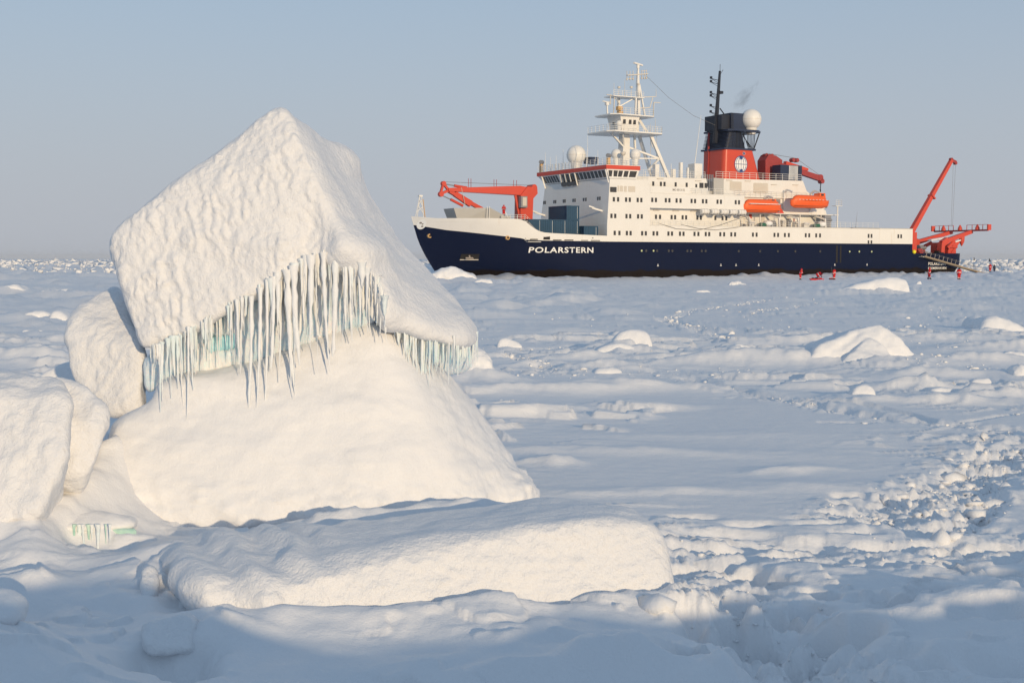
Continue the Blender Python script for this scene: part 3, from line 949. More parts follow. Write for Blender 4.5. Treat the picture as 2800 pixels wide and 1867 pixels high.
def block_field(G):
    a = sd_hull(G, FA, 0.07)
    b = sd_hull(G, FB, 0.09)
    c = sd_hull(G, FC, 0.11)
    s = smin(a, b, 0.10)
    s = smin(s, c, 0.30)
    # brow over the icicles
    s = smin(s, sd_ell(G, d(765, 572, 17.0), (0.34, 0.36, 0.12)), 0.45)
    s = smin(s, sd_ell(G, d(780, 372, 19.3), (0.26, 0.4, 0.20)), 0.3)
    s = smin(s, sd_ell(G, d(1045, 762, 18.1), (0.24, 0.5, 0.22)), 0.3)
    s = smax(s, -sd_ell(G, d(705, 530, 16.45), (0.28, 0.22, 0.42)), 0.25)
    # snow bridging down to the mound on the right
    s = smin(s, sd_ell(G, d(893, 722, 17.25), (0.13, 0.6, 0.22)), 0.25)
    return s


def block_bumps(v, n):
    x, y, z = v.T
    # rime grows in lumps running down the faces the wind and sun reach, thick in places and thin in others
    e, g = x + 0.28 * z, z - 0.28 * x
    e = e + 0.06 * vnoise(x / 0.35, y / 0.3, z / 0.35, seed=71)
    front = sstep(0.35, 0.85, -n[:, 1]) * sstep(-2.2, -2.7, x + 0.12 * (z - 4))
    patch = sstep(-0.5, 0.5, fbm(x / 0.7, y / 0.7, z / 0.7, seed=73, oct=2))
    lum = np.maximum(0, vnoise(e / 0.14, y / 0.3, g / 0.27, seed=5) + 0.05)
    lum = lum / (0.35 + lum)
    lum2 = np.maximum(0, vnoise(e / 0.075, y / 0.2, g / 0.11, seed=9))
    grain = vnoise(x / 0.055, y / 0.055, z / 0.06, seed=19)
    big = fbm(x / 0.8, y / 0.8, z / 0.8, seed=2, oct=2)
    side = 0.014 * fbm(x / 0.3, y / 0.5, z / 0.22, seed=13, oct=2) + 0.004 * grain
    return front * (0.066 * lum * (0.35 + 0.65 * patch) + 0.052 * lum2 * (0.35 + 0.65 * patch) + 0.010 * grain) + 0.034 * big + (1 - front) * side


lo, hi = bounds(FA + FB + FC, 0.5)
hh = 0.027
G = grid(lo, hi, hh)
base = empty('ice_block', (-3.2, 17.6, 0.0))
tag(base, 'huge tilted snow-crusted ice block with a pointed top and icicles along its lower edge', 'ice block')


def under(o, root):
    """parent keeping world coordinates"""
    o.parent = root
    o.matrix_parent_inverse = Matrix.Translation(root.location).inverted()
    return o


under(solid('snow_crust', M_RIME, block_field(G), G, hh, block_bumps), base)
# bare ice under the crust, behind the icicles
IC = [d(338, 822, 16.98), d(440, 782, 16.98), d(560, 715, 16.92), d(700, 615, 16.86), d(860, 640, 16.9), d(880, 735, 17.1), d(760, 790, 17.3), d(640, 830, 17.25), d(430, 890, 17.1), d(335, 905, 17.1),
      d(345, 830, 18.4), d(850, 680, 18.8), d(600, 840, 18.6)]
lo, hi = bounds(IC, 0.3)
G = grid(lo, hi, 0.03)
_s = smax(sd_hull(G, IC, 0.05), -sd_ell(G, d(505, 790, 16.85), (0.30, 0.35, 0.12)), 0.06)
under(solid('bare_ice', M_PALE, _s, G, 0.03, lambda v, n: 0.060 * fbm(v[:, 0] / 0.10, v[:, 1] / 0.4, v[:, 2] / 1.1, seed=4, oct=2) + 0.01 * vnoise(v[:, 0] / 0.05, v[:, 1] / 0.05, v[:, 2] / 0.08, seed=8)), base)
# clear blue ice deep in the hollow
ID = [d(455, 808, 17.05), d(470, 778, 17.0), d(550, 752, 16.98), d(552, 790, 17.02), d(480, 830, 17.1), d(460, 800, 17.6), d(550, 770, 17.6)]
lo, hi = bounds(ID, 0.2)
G = grid(lo, hi, 0.03)
under(solid('clear_ice', M_DEEP, sd_hull(G, ID, 0.03), G, 0.03, drape(0.02, 0.1, 91)), base)
IC2 = [d(898, 745, 17.3), d(985, 790, 17.5), d(1035, 800, 17.7), d(1085, 790, 18.3), d(1080, 850, 18.7), d(985, 880, 18.3), d(915, 800, 17.5), d(960, 770, 19.3), d(1050, 790, 19.3), d(1000, 860, 19.2)]
lo, hi = bounds(IC2, 0.3)
G = grid(lo, hi, 0.04)
under(solid('bare_ice', M_PALE, sd_hull(G, IC2, 0.06), G, 0.04, lambda v, n: 0.03 * fbm(v[:, 0] / 0.12, v[:, 1] / 0.4, v[:, 2] / 0.9, seed=6, oct=2)), base)


def icicle(p, length, r, rng, root, mat):
    """one icicle hanging from p: lumpy, slightly bent, pointed or broken off blunt"""
    n, k = 8, max(6, int(length / 0.09))
    vv, ff = [], []
    bx, by = rng.uniform(-0.05, 0.05) * length, rng.uniform(-0.04, 0.04) * length
    blunt = rng.random() < 0.45
    ph, fr = rng.uniform(0, 6), rng.uniform(14, 26)
    flat = rng.uniform(0.8, 1.25)
    for i in range(k + 1):
        t = i / k
        rad = r * ((1 - t * 0.55) if blunt else (1 - t) ** 0.6)
        rad *= 1 + 0.22 * math.sin(ph + fr * t * length) + rng.uniform(-0.2, 0.2)
        if blunt and i == k:
            rad *= 0.45
        rad = max(rad, 0.004)
        if i == 0:
            rad = r * 1.5
        ox, oy = rng.uniform(-0.12, 0.12) * r, rng.uniform(-0.12, 0.12) * r
        for j in range(n):
            a = 2 * math.pi * j / n
            vv.append((p[0] + ox + bx * t * t + rad * flat * math.cos(a) * rng.uniform(0.85, 1.15), p[1] + oy + by * t + rad * math.sin(a), p[2] + 0.12 - t * (length + 0.12)))
    for i in range(k):
        for j in range(n):
            ff.append((i * n + j, i * n + (j + 1) % n, (i + 1) * n + (j + 1) % n, (i + 1) * n + j))
    mb = MB()
    mb.add(vv, ff, True)
    mb.add(vv[:n], [tuple(range(n))])
    mb.add(vv[-n:], [tuple(range(n - 1, -1, -1))])
    return under(mb.build('icicle', mat, None), root)


_r = random.Random(21)
EDGE = [(345, 815), (395, 795), (440, 775), (500, 735), (560, 700), (630, 655), (700, 610), (740, 598), (790, 602), (835, 625), (868, 660), (884, 700)]


def edge_pt(t, E):
    ls = [math.hypot(b[0] - a[0], b[1] - a[1]) for a, b in zip(E[:-1], E[1:])]
    s = t * sum(ls)
    for a, b, ln in zip(E[:-1], E[1:], ls):
        if s <= ln:
            return a[0] + (b[0] - a[0]) * s / ln, a[1] + (b[1] - a[1]) * s / ln
        s -= ln
    return E[-1]


CL = [_r.random() for _k in range(30)]
for i in range(300):
    _c = _r.randrange(30)
    _off = _r.gauss(0, 1)
    t = min(max(CL[_c] + 0.011 * _off, 0), 1) if i % 4 else _r.random()
    ex, ey = edge_pt(t, EDGE)
    dep = _r.choice([16.52, 16.56, 16.62, 16.7, 16.78])
    # longest around the middle of the overhang
    lmax = np.interp(ex, [345, 420, 440, 480, 540, 575, 600, 680, 720, 790, 840, 884], [0.5, 0.75, 0.7, 0.40, 0.55, 1.1, 1.3, 1.3, 1.2, 1.0, 0.8, 0.45])
    ln = 1.15 * lmax * (0.12 + 0.88 * _r.random() ** 1.6) * (1.15 - 0.35 * min(1.5, abs(_off))) * (1.15 if dep < 16.58 else 0.9)
    rad = (0.006 + 0.034 * _r.random() ** 3.0) * (1.2 if ex > 560 else 0.8)
    icicle(d(ex, ey + _r.uniform(-4, 4), dep), ln, rad, _r, base, _r.choice([M_ICICLE, M_RIMEICE, M_RIMEICE]) if ex > 540 else _r.choice([M_ICICLE, M_ICICLE, M_RIMEICE]))
for ex, ey, ln, rad in [(433, 770, 1.05, 0.018), (578, 700, 1.25, 0.04), (598, 680, 1.4, 0.03), (660, 640, 1.45, 0.045), (675, 630, 1.1, 0.05), (743, 600, 1.35, 0.035), (770, 600, 1.15, 0.045), (628, 655, 1.0, 0.035), (545, 708, 0.8, 0.028), (715, 606, 1.0, 0.05)]:
    icicle(d(ex, ey, 16.5), ln * 1.1, rad * 0.9, _r, base, M_RIMEICE)
# frosted columns frozen together under the brow
for i in range(46):
    ex, ey = edge_pt(0.50 + 0.50 * _r.random(), EDGE)
    lm = float(np.interp(ex, [600, 700, 800, 884], [0.7, 0.9, 0.75, 0.4]))
    icicle(d(ex, ey + _r.uniform(-2, 26), _r.uniform(16.80, 16.92)), lm * _r.uniform(0.25, 1.0), _r.uniform(0.035, 0.075), _r, base, M_RIMEICE)
for i in range(26):
    ex = _r.uniform(448, 560)
    ey = float(np.interp(ex, [440, 500, 560], [775, 735, 700]))
    icicle(d(ex, ey, _r.uniform(16.7, 16.9)), _r.uniform(0.15, 0.62), _r.uniform(0.006, 0.016), _r, base, _r.choice([M_ICICLE, M_RIMEICE]))
EDGE2 = [(905, 752), (945, 775), (985, 790), (1035, 797), (1075, 792), (1098, 785)]
for i in range(62):
    t = (i + _r.uniform(-0.4, 0.4)) / 61.0
    ex, ey = edge_pt(min(max(t, 0), 1), EDGE2)
    dep = float(np.interp(ex, [905, 1040, 1098], [16.95, 17.35, 18.1])) + _r.uniform(-0.05, 0.25)
    lmax = np.interp(ex, [905, 930, 970, 1000, 1040, 1098], [0.18, 0.4, 0.75, 0.7, 0.55, 0.35])
    icicle(d(ex, ey - 6, dep), lmax * _r.uniform(0.4, 1.0), _r.choice([0.012, 0.016, 0.02, 0.026]), _r, base, M_ICICLE if _r.random() < 0.7 else M_ICE)

# ---- snow mound that carries it
MO = [d(872, 728, 17.12), d(790, 768, 17.05), d(690, 795, 17.0), d(560, 838, 16.9), d(460, 880, 16.75), d(330, 935, 16.65), d(258, 962, 16.6), d(226, 1070, 16.3), d(236, 1160, 16.05), d(420, 1215, 15.75), d(900, 1195, 15.9), d(1100, 1165, 16.6), d(1195, 1128, 17.6), d(1188, 1080, 18.0),
      d(1130, 985, 18.3), d(1072, 905, 18.3), d(985, 872, 17.8), d(925, 790, 17.4), d(300, 1000, 20.5), d(900, 900, 21.0), d(1100, 1050, 20.8), d(900, 800, 19.5), d(260, 1240, 16.0), d(1180, 1180, 18.0)]


def mound_field(G):
    s = sd_hull(G, MO, 0.16)
    s = smin(s, sd_ell(G, d(1178, 1142, 17.7), (0.34, 0.5, 0.24)), 0.3)
    s = smin(s, sd_ell(G, d(440, 880, 17.1), (0.45, 0.4, 0.14)), 0.3)
    return s


def mound_bumps(v, n):
    x, y, z = v.T
    foot = sstep(0.75, 0.35, z)
    return 0.05 * fbm(x / 1.1, y / 0.9, z / 0.7, seed=7, oct=3) + 0.012 * fbm(x / 0.35, y / 0.3, z / 0.14, seed=17, oct=2) + foot * (0.07 * np.maximum(0, fbm(x / 0.35, y / 0.3, z / 0.22, seed=3, oct=3)) + 0.02 * np.maximum(0, vnoise(x / 0.09, y / 0.09, z / 0.08, seed=6))) + 0.006 * vnoise(x / 0.09, y / 0.09, z / 0.06, seed=9)


lo, hi = bounds(MO, 0.6)
lo[2] = -0.5
G = grid(lo, hi, 0.045)
mound = empty('snow_mound', (-2.6, 17.6, 0.0))
under(solid('snow_cover', M_SNOW, mound_field(G), G, 0.045, mound_bumps), mound)
MI = [d(830, 1172, 15.98), d(900, 1162, 16.0), d(980, 1152, 16.25), d(1085, 1144, 16.6), d(1120, 1160, 16.85), d(1090, 1185, 16.5), d(880, 1190, 15.9), d(900, 1165, 16.8), d(1080, 1150, 17.4)]
lo, hi = bounds(MI, 0.25)
G = grid(lo, hi, 0.03)
under(solid('bare_ice', M_PALE, sd_hull(G, MI, 0.05), G, 0.03, drape(0.05, 0.18, 77)), mound)
tag(mound, 'large smooth snow mound that the tilted ice block rests on', 'snow mound')

# ---- slab leaning behind its left foot
FS = [d(268, 656, 18.6), d(200, 690, 18.2), d(160, 722, 17.9), d(149, 768, 17.7), d(170, 865, 17.5), d(205, 925, 17.4), d(255, 960, 17.2), d(330, 950, 17.2), d(330, 800, 17.35), d(275, 665, 19.3), d(190, 700, 19.2), d(335, 900, 19.0), d(230, 900, 18.6)]
lo, hi = bounds(FS, 0.35)
G = grid(lo, hi, 0.034)


def rime_bumps(seed, a=0.05, b=0.024, tilt=-0.45):
    def fn(v, n):
        x, y, z = v.T
        front = sstep(0.35, 0.8, -n[:, 1])
        e, g = x + tilt * z, z - tilt * x
        return front * (0.35 + 0.65 * sstep(-0.4, 0.5, fbm(x / 0.6, y / 0.6, z / 0.6, seed=seed + 8, oct=2))) * (a * np.maximum(0, vnoise(e / 0.11, y / 0.25, g / 0.26, seed=seed)) + b * np.maximum(0, vnoise(e / 0.06, y / 0.2, g / 0.11, seed=seed + 3))) + 0.045 * fbm(x / 0.5, y / 0.5, z / 0.5, seed=seed + 5, oct=3) + 0.006 * vnoise(x / 0.07, y / 0.07, z / 0.07, seed=seed + 11)
    return fn


o = solid('ice_slab', M_RIME, sd_hull(G, FS, 0.07), G, 0.034, rime_bumps(15))
tag(o, 'thick rime-crusted ice slab leaning behind the left foot of the tilted block', 'ice slab', 'ice slabs')

# ---- snow-buried block at the left edge, with its neighbour
FL = [d(-140, 868, 15.4), d(20, 852, 15.6), d(140, 872, 15.3), d(165, 915, 14.9), d(155, 1040, 14.5), d(95, 1185, 14.2), d(-150, 1235, 14.1), d(-150, 900, 14.9), d(140, 900, 17.0), d(-150, 880, 17.2), d(120, 1250, 15.5)]
lo, hi = bounds(FL, 0.5)
lo[2] = -0.3
G = grid(lo, hi, 0.04)
s = sd_hull(G, FL, 0.05)
o = solid('snow_block', M_RIME, s, G, 0.04, rime_bumps(33, 0.05, 0.03, 0.1))
tag(o, 'big snow-buried block cut by the left edge of the picture', 'snow block', 'snow-buried blocks')
FM = [d(120, 868, 15.6), d(190, 880, 15.5), d(244, 938, 15.3), d(252, 972, 15.2), d(222, 1060, 15.0), d(205, 1085, 14.95), d(140, 1090, 14.95), d(120, 960, 15.1), d(235, 955, 16.8), d(140, 900, 17.0), d(190, 1140, 15.3), d(100, 1130, 15.2)]
lo, hi = bounds(FM, 0.35)
G = grid(lo, hi, 0.035)
o = solid('snow_block', M_RIME, sd_hull(G, FM, 0.045), G, 0.035, rime_bumps(44, 0.035, 0.022, 0.1))
tag(o, 'rounded upright snow block between the left-edge block and the mound', 'snow block', 'snow-buried blocks')

# ---- drift with the green ice hollow at the left foot of the mound
FG = [d(100, 1205, 14.6), d(170, 1170, 15.0), d(330, 1185, 15.1), d(325, 1225, 14.8), d(200, 1228, 14.5), d(110, 1235, 14.4), d(200, 1180, 16.2), d(330, 1190, 16.2)]
lo, hi = bounds(FG, 0.35)
G = grid(lo, hi, 0.035)
cave = empty('ice_ledge', (-4.8, 14.7, 0.0))
tag(cave, 'snow ledge over a small green ice hollow with short icicles at far left', 'ice ledge')
under(solid('snow_cap', M_SNOW, sd_hull(G, FG, 0.09), G, 0.035, drape(0.02, 0.3, 55)), cave)
FH = [d(150, 1215, 14.7), d(315, 1212, 14.9), d(300, 1262, 14.85), d(200, 1290, 14.7), d(140, 1285, 14.7), d(160, 1220, 15.5), d(310, 1220, 15.5), d(200, 1295, 15.2)]
lo, hi = bounds(FH, 0.25)
G = grid(lo, hi, 0.03)
under(solid('green_ice', M_GREEN, smax(sd_hull(G, FH, 0.04), -sd_ell(G, d(215, 1248, 14.6), (0.30, 0.45, 0.13)), 0.05), G, 0.03, drape(0.015, 0.12, 57)), cave)
for i in range(8):
    icicle(d(168 + i * 12 + _r.uniform(-6, 6), 1226, 14.6 + _r.uniform(-0.03, 0.1)), _r.uniform(0.06, 0.26), _r.choice([0.012, 0.018, 0.024]), _r, cave, M_GREEN if i % 3 == 0 else M_ICICLE)

# ---- long slab in front
FE = [d(690, 1400, 11.15), d(1000, 1400, 11.4), d(1545, 1385, 12.0), d(705, 1330, 11.25), d(900, 1245, 11.75), d(1150, 1212, 11.95), d(1350, 1190, 12.1), d(1500, 1203, 12.35), d(1530, 1235, 12.4),
      d(1450, 1163, 13.1), d(1260, 1140, 13.8), d(900, 1187, 13.7), d(1540, 1400, 13.2), d(700, 1420, 12.5), d(695, 1470, 11.15), d(1000, 1460, 11.4), d(1560, 1440, 11.95)]
FE2 = [d(345, 1285, 12.9), d(400, 1235, 13.6), d(380, 1320, 12.4), d(690, 1400, 11.15), d(600, 1398, 11.0), d(430, 1402, 11.15), d(400, 1345, 11.25), d(440, 1290, 11.8), d(545, 1215, 13.0), d(900, 1190, 13.6), d(900, 1250, 11.8), d(705, 1335, 11.25), d(640, 1355, 11.15), d(500, 1320, 11.3), d(560, 1400, 12.6), d(900, 1400, 12.6), d(700, 1450, 11.2)]
lo, hi = bounds(FE + FE2, 0.45)
lo[2] = -0.2
G = grid(lo, hi, 0.03)
s = smin(sd_hull(G, FE, 0.055), sd_hull(G, FE2, 0.05), 0.10)
def slab_bumps(v, n):
    x, y, z = v.T
    front = sstep(0.3, 0.8, -n[:, 1])
    wav = 0.045 * np.sin(2 * math.pi * (x + 0.45 * y + 0.12 * vnoise(x / 0.5, y / 0.5, seed=37)) / 0.52) * sstep(-1.5, -2.2, x)
    return wav + front * (0.030 * np.maximum(0, vnoise(x / 0.16, y / 0.2, z / 0.07, seed=25)) + 0.018 * np.maximum(0, vnoise(x / 0.07, y / 0.1, z / 0.045, seed=27))) + 0.03 * fbm(x / 0.7, y / 0.7, z / 0.5, seed=23, oct=3)


slab = empty('ice_slab', (-0.6, 12.4, 0.0))
tag(slab, 'long low snow-capped ice slab lying in front of the mound', 'ice slab', 'ice slabs')
under(solid('snow_cap', M_RIME, s, G, 0.03, slab_bumps), slab)
FI = [d(430, 1398, 11.2), d(560, 1392, 11.1), d(690, 1392, 11.25), d(1000, 1398, 11.5), d(1000, 1425, 11.55), d(700, 1425, 11.3), d(540, 1432, 11.2), d(430, 1410, 11.3), d(450, 1400, 12.2), d(1000, 1410, 12.4), d(540, 1440, 12.2)]
lo, hi = bounds(FI, 0.25)
G = grid(lo, hi, 0.03)
under(solid('bare_ice', M_ICE, sd_hull(G, FI, 0.04), G, 0.03, drape(0.02, 0.15, 29)), slab)

# ---- knob and small blocks in the hollow in front of it
def lump(pts, name, label, cat, group=None, k=0.08, h=0.03, mat=None, amp=0.02, s=0.3, seed=1, rime=None):
    lo, hi = bounds(pts, 0.25 + k)
    G = grid(lo, hi, h)
    o = solid(name, mat or M_SNOW, sd_hull(G, pts, k), G, h, rime or drape(amp, s, seed))
    tag(o, label, cat, group)
    return o


lump([d(318, 1440, 10.4), d(345, 1420, 10.5), d(440, 1408, 10.7), d(452, 1440, 10.5), d(445, 1500, 10.3), d(330, 1505, 10.2), d(320, 1480, 10.2), d(450, 1420, 11.3), d(340, 1440, 11.2), d(430, 1505, 10.9)],
     'snow_block', 'small rime-furred snow block with a dark hollow under it, before the long slab', 'snow block', 'snow-buried blocks', 0.03, 0.02, M_RIME, rime=rime_bumps(61, 0.04, 0.025, 0.05))
lump([d(325, 1312, 11.9), d(350, 1296, 12.1), d(365, 1310, 12.0), d(360, 1370, 11.7), d(330, 1375, 11.6), d(345, 1300, 12.5), d(345, 1390, 12.2)],
     'snow_block', 'little upright knob of ice at the left tip of the long slab', 'snow block', 'snow-buried blocks', 0.025, 0.018, M_RIME, rime=rime_bumps(63, 0.04, 0.02, 0.05))
lump([d(-60, 1350, 10.6), d(50, 1352, 10.4), d(72, 1378, 10.2), d(60, 1425, 10.0), d(-60, 1440, 9.9), d(-60, 1370, 12), d(60, 1380, 11.5), d(40, 1460, 10.4)],
     'snow_block', 'smooth rounded shoulder of snow in the shaded lower left corner', 'snow block', 'snow-buried blocks', 0.10, 0.035, seed=65)

# ---- blocks standing about on the floe
def floe_block(outline, D, depth, label, name='snow_block', cat='snow block', group='snow-covered blocks on the floe', k=0.10, h=0.05, amp=0.03, s=0.5, seed=1, sink=0.25, rime=None):
    """outline: photograph corner points of the face towards us; the body reaches back by depth and a little into the snow"""
    pts = []
    for (px, py, *q) in outline:
        dd = D + (q[0] if q else 0.0)
        dd += 0.55 * max(0.0, at(px, py, dd)[2])
        pts.append(at(px, py, dd))
    top = max(p[2] for p in pts)
    low = min(p[2] for p in pts)
    cx = sum(p[0] for p in pts) / len(pts)
    back = [(p[0] + (cx - p[0]) * 0.25 + 0.0, p[1] + depth, p[2] - 0.12 * (p[2] - low) - 0.05) for p in pts]
    foot = [(p[0], p[1] - 0.1, min(p[2] - sink, -0.3)) for p in pts if p[2] < low + 0.3 * (top - low)]
    return lump(pts + back + foot, name, label, cat, group, k, h, None, amp, s, seed, rime)



for _o, _D, _dep, _lab, _kw in FLOE:
    floe_block(_o, _D, _dep, _lab, **_kw)


def pyramid():
    A = [at(q[0], q[1], 40.0 + (q[2] if len(q) > 2 else 0)) for q in PYR]
    A += [(p[0] * 1.02 - 0.2, p[1] + 2.6, p[2] * 0.8 - 0.1) for p in A]
    A += [(p[0], p[1], -0.5) for p in A if p[2] < 0.5]
    B = [at(2285, 1006, 39.6), at(2322, 957, 40.1), at(2375, 926, 40.75), at(2425, 945, 40.5), at(2460, 1006, 39.7), at(2375, 960, 41.5), at(2300, 1020, 40.5), at(2440, 1020, 40.5)]
    C_ = [at(2195, 1006, 40.1), at(2235, 955, 40.6), at(2322, 906, 41.2), at(2345, 920, 41.0), at(2270, 975, 40.3), at(2230, 1010, 40.0), at(2260, 960, 42.0)]
    lo, hi = bounds(A + B + C_, 0.4)
    G = grid(lo, hi, 0.05)
    s = smin(sd_hull(G, A, 0.05), sd_hull(G, B, 0.05), 0.10)
    s = smin(s, sd_hull(G, C_, 0.05), 0.08)
    s = smax(s, -sd_cap(G, at(2235, 985, 39.9), at(2345, 915, 40.9), 0.16, 0.08), 0.12)
    s = smax(s, -sd_cap(G, at(2445, 985, 39.7), at(2420, 915, 40.9), 0.10, 0.06), 0.15)
    o = solid('snow_block', M_SNOW, s, G, 0.05, drape(0.06, 0.7, 105))
    tag(o, 'broad pyramid of snow, the tallest block beside the footpath', 'snow block', 'snow-covered blocks on the floe')


pyramid()

# ================================================================== the research ship (x aft from the bow, -y towards us, z up from the ice)
def streaked(name, col, rust=(0.45, 0.27, 0.12), amt=0.35, rough=0.4, split=None, spec=0.35):
    """ship paint with faint vertical weather streaks; split=(z, colour) paints everything below z"""
    m, n, l, b = mat_new(name)
    tc = n.new('ShaderNodeTexCoord')
    mp = n.new('ShaderNodeMapping')
    mp.inputs['Scale'].default_value = (0.8, 0.8, 0.05)
    l.new(tc.outputs['Object'], mp.inputs[0])
    nz = n.new('ShaderNodeTexNoise')
    nz.inputs['Scale'].default_value = 1.6
    nz.inputs['Detail'].default_value = 5
    l.new(mp.outputs[0], nz.inputs['Vector'])
    r = n.new('ShaderNodeMapRange')
    r.inputs[1].default_value = 0.60
    r.inputs[2].default_value = 0.85
    r.inputs[4].default_value = amt
    l.new(nz.outputs['Fac'], r.inputs[0])
    n2 = n.new('ShaderNodeTexNoise')
    n2.inputs['Scale'].default_value = 0.35
    n2.inputs['Detail'].default_value = 5
    l.new(tc.outputs['Object'], n2.inputs['Vector'])
    v = n.new('ShaderNodeMix'); v.data_type = 'RGBA'
    v.inputs[6].default_value = (*[c * 0.93 for c in col], 1)
    v.inputs[7].default_value = (*[min(1, c * 1.05) for c in col], 1)
    l.new(n2.outputs['Fac'], v.inputs[0])
    mx = n.new('ShaderNodeMix'); mx.data_type = 'RGBA'
    mx.inputs[7].default_value = (*rust, 1)
    l.new(r.outputs[0], mx.inputs[0])
    l.new(v.outputs[2], mx.inputs[6])
    out = mx.outputs[2]
    if split:
        sx = n.new('ShaderNodeSeparateXYZ')
        l.new(tc.outputs['Object'], sx.inputs[0])
        ad = n.new('ShaderNodeMath'); ad.operation = 'MULTIPLY_ADD'
        ad.inputs[1].default_value = 1.3
        l.new(n2.outputs['Fac'], ad.inputs[0])
        l.new(sx.outputs['Z'], ad.inputs[2])
        th = n.new('ShaderNodeMapRange')
        th.inputs[1].default_value = split[0] - 0.08 + 0.65
        th.inputs[2].default_value = split[0] + 0.08 + 0.65
        th.inputs[3].default_value = 1.0
        th.inputs[4].default_value = 0.0
        l.new(ad.outputs[0], th.inputs[0])
        m3 = n.new('ShaderNodeMix'); m3.data_type = 'RGBA'
        l.new(th.outputs[0], m3.inputs[0])
        l.new(out, m3.inputs[6])
        m3.inputs[7].default_value = (*split[1], 1)
        out = m3.outputs[2]
    l.new(out, b.inputs['Base Color'])
    b.inputs['Roughness'].default_value = rough
    b.inputs['Specular IOR Level'].default_value = spec
    return m


M_WHITE = streaked('white_ship_paint', (0.78, 0.76, 0.72), rust=(0.55, 0.45, 0.34), amt=0.30)
M_RUSTW = streaked('rusty_white_paint', (0.80, 0.78, 0.73), rust=(0.55, 0.36, 0.15), amt=0.7)
M_BLUE = streaked('dark_blue_hull_paint', (0.0035, 0.0085, 0.034), rust=(0.012, 0.016, 0.035), amt=0.5, rough=0.5, spec=0.15, split=(1.5, (0.012, 0.008, 0.007)))
M_RED = paint('crane_red_paint', (0.62, 0.075, 0.045), 0.5, 0.08)
M_FRED = paint('funnel_red_paint', (0.60, 0.075, 0.04), 0.35, 0.05)
M_DRED = paint('weathered_red_paint', (0.34, 0.05, 0.05), 0.6, 0.15)
M_BLACK = paint('black_blue_paint', (0.018, 0.022, 0.035), 0.5, 0.2)
M_NAVY = paint('navy_paint', (0.022, 0.035, 0.075), 0.5, 0.15)
M_GLASS = paint('dark_window_glass', (0.055, 0.052, 0.05), 0.12, 0.25, 2.0, spec=0.6)
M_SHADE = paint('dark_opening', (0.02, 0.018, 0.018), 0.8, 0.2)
M_GREYP = paint('grey_deck_paint', (0.45, 0.44, 0.42), 0.6, 0.06)
M_LOUVRE = paint('louvre_beige', (0.62, 0.57, 0.50), 0.6, 0.05)
M_CONT = paint('container_blue', (0.022, 0.068, 0.125), 0.5, 0.12)
M_ORANGE = paint('lifeboat_orange', (0.85, 0.135, 0.03), 0.4, 0.05)
M_OCHRE = paint('ochre_paint', (0.62, 0.38, 0.16), 0.5, 0.08)
M_STEEL = paint('steel_grey', (0.30, 0.30, 0.31), 0.45, 0.1, metal=0.3)
M_ROPE = paint('rope_grey', (0.20, 0.19, 0.18), 0.8, 0.1)
M_GREEN_T = paint('green_tarpaulin', (0.03, 0.14, 0.09), 0.7, 0.2)
M_LITE = paint('letter_white', (0.82, 0.82, 0.80), 0.5, 0.03)
M_LETB = paint('letter_grey', (0.25, 0.22, 0.20), 0.6, 0.05)
M_LBLUE = paint('emblem_blue', (0.02, 0.06, 0.22), 0.5, 0.05)
M_YEL = paint('yellow_float', (0.85, 0.75, 0.02), 0.5, 0.05)
M_WOOD = paint('gangway_timber', (0.30, 0.24, 0.17), 0.8, 0.15)

ship = empty('research_ship', SHIP_O, R(SHIP_YAW))
tag(ship, 'dark blue and white icebreaking research ship with a red and black funnel', 'ship')
SHIP_M = Matrix.Translation(SHIP_O) @ Matrix.Rotation(R(SHIP_YAW), 4, 'Z')


def sh_empty(name, loc):
    """a thing of its own that stands on the ship: base point in ship metres"""
    w = SHIP_M @ Vector(loc)
    return empty(name, w, R(SHIP_YAW))


# ---- hull
def stem(z):
    return float(np.interp(z, [-1.0, 0.0, 1.8, 4.7, 6.8, 10.7], [6.3, 5.6, 4.3, 2.4, 1.3, 0.0]))


def tail(z):
    return float(np.interp(z, [-1.0, 0.4, 2.2, 4.6, 10], [120.5, 123.0, 124.8, 125.0, 125.0]))


def half(u, z):
    """half breadth of the hull"""
    s = stem(z)
    L = float(np.interp(z, [0, 6, 10], [27, 24, 21]))
    e = float(np.interp(z, [0, 6, 10], [2.0, 2.3, 2.6]))
    t = min(max((u - s) / L, 0.0), 1.0)
    b = 12.5 * (1 - (1 - t) ** e)
    if u > 112:
        q = min(1.0, (u - 112) / (tail(z) - 112))
        b = min(b, 12.5 * max(0.0, 1 - q ** 5) ** 0.2)
    if z < 1.5:
        b -= 0.12 * (1.5 - z)
    return max(b, 0.02)


def paint_line(u):
    return float(np.interp(u, [0, 0.8, 4.5, 11, 15.5, 16.2, 19.5, 32], [9.3, 9.2, 8.35, 7.5, 6.95, 6.7, 6.6, 6.5]))


def bul_top(u):
    return float(np.interp(u, [0, 3, 10, 14.5, 15.6, 17.2, 18.8, 21, 32], [10.75, 10.35, 10.3, 10.2, 9.9, 8.7, 8.0, 7.85, 7.5]))


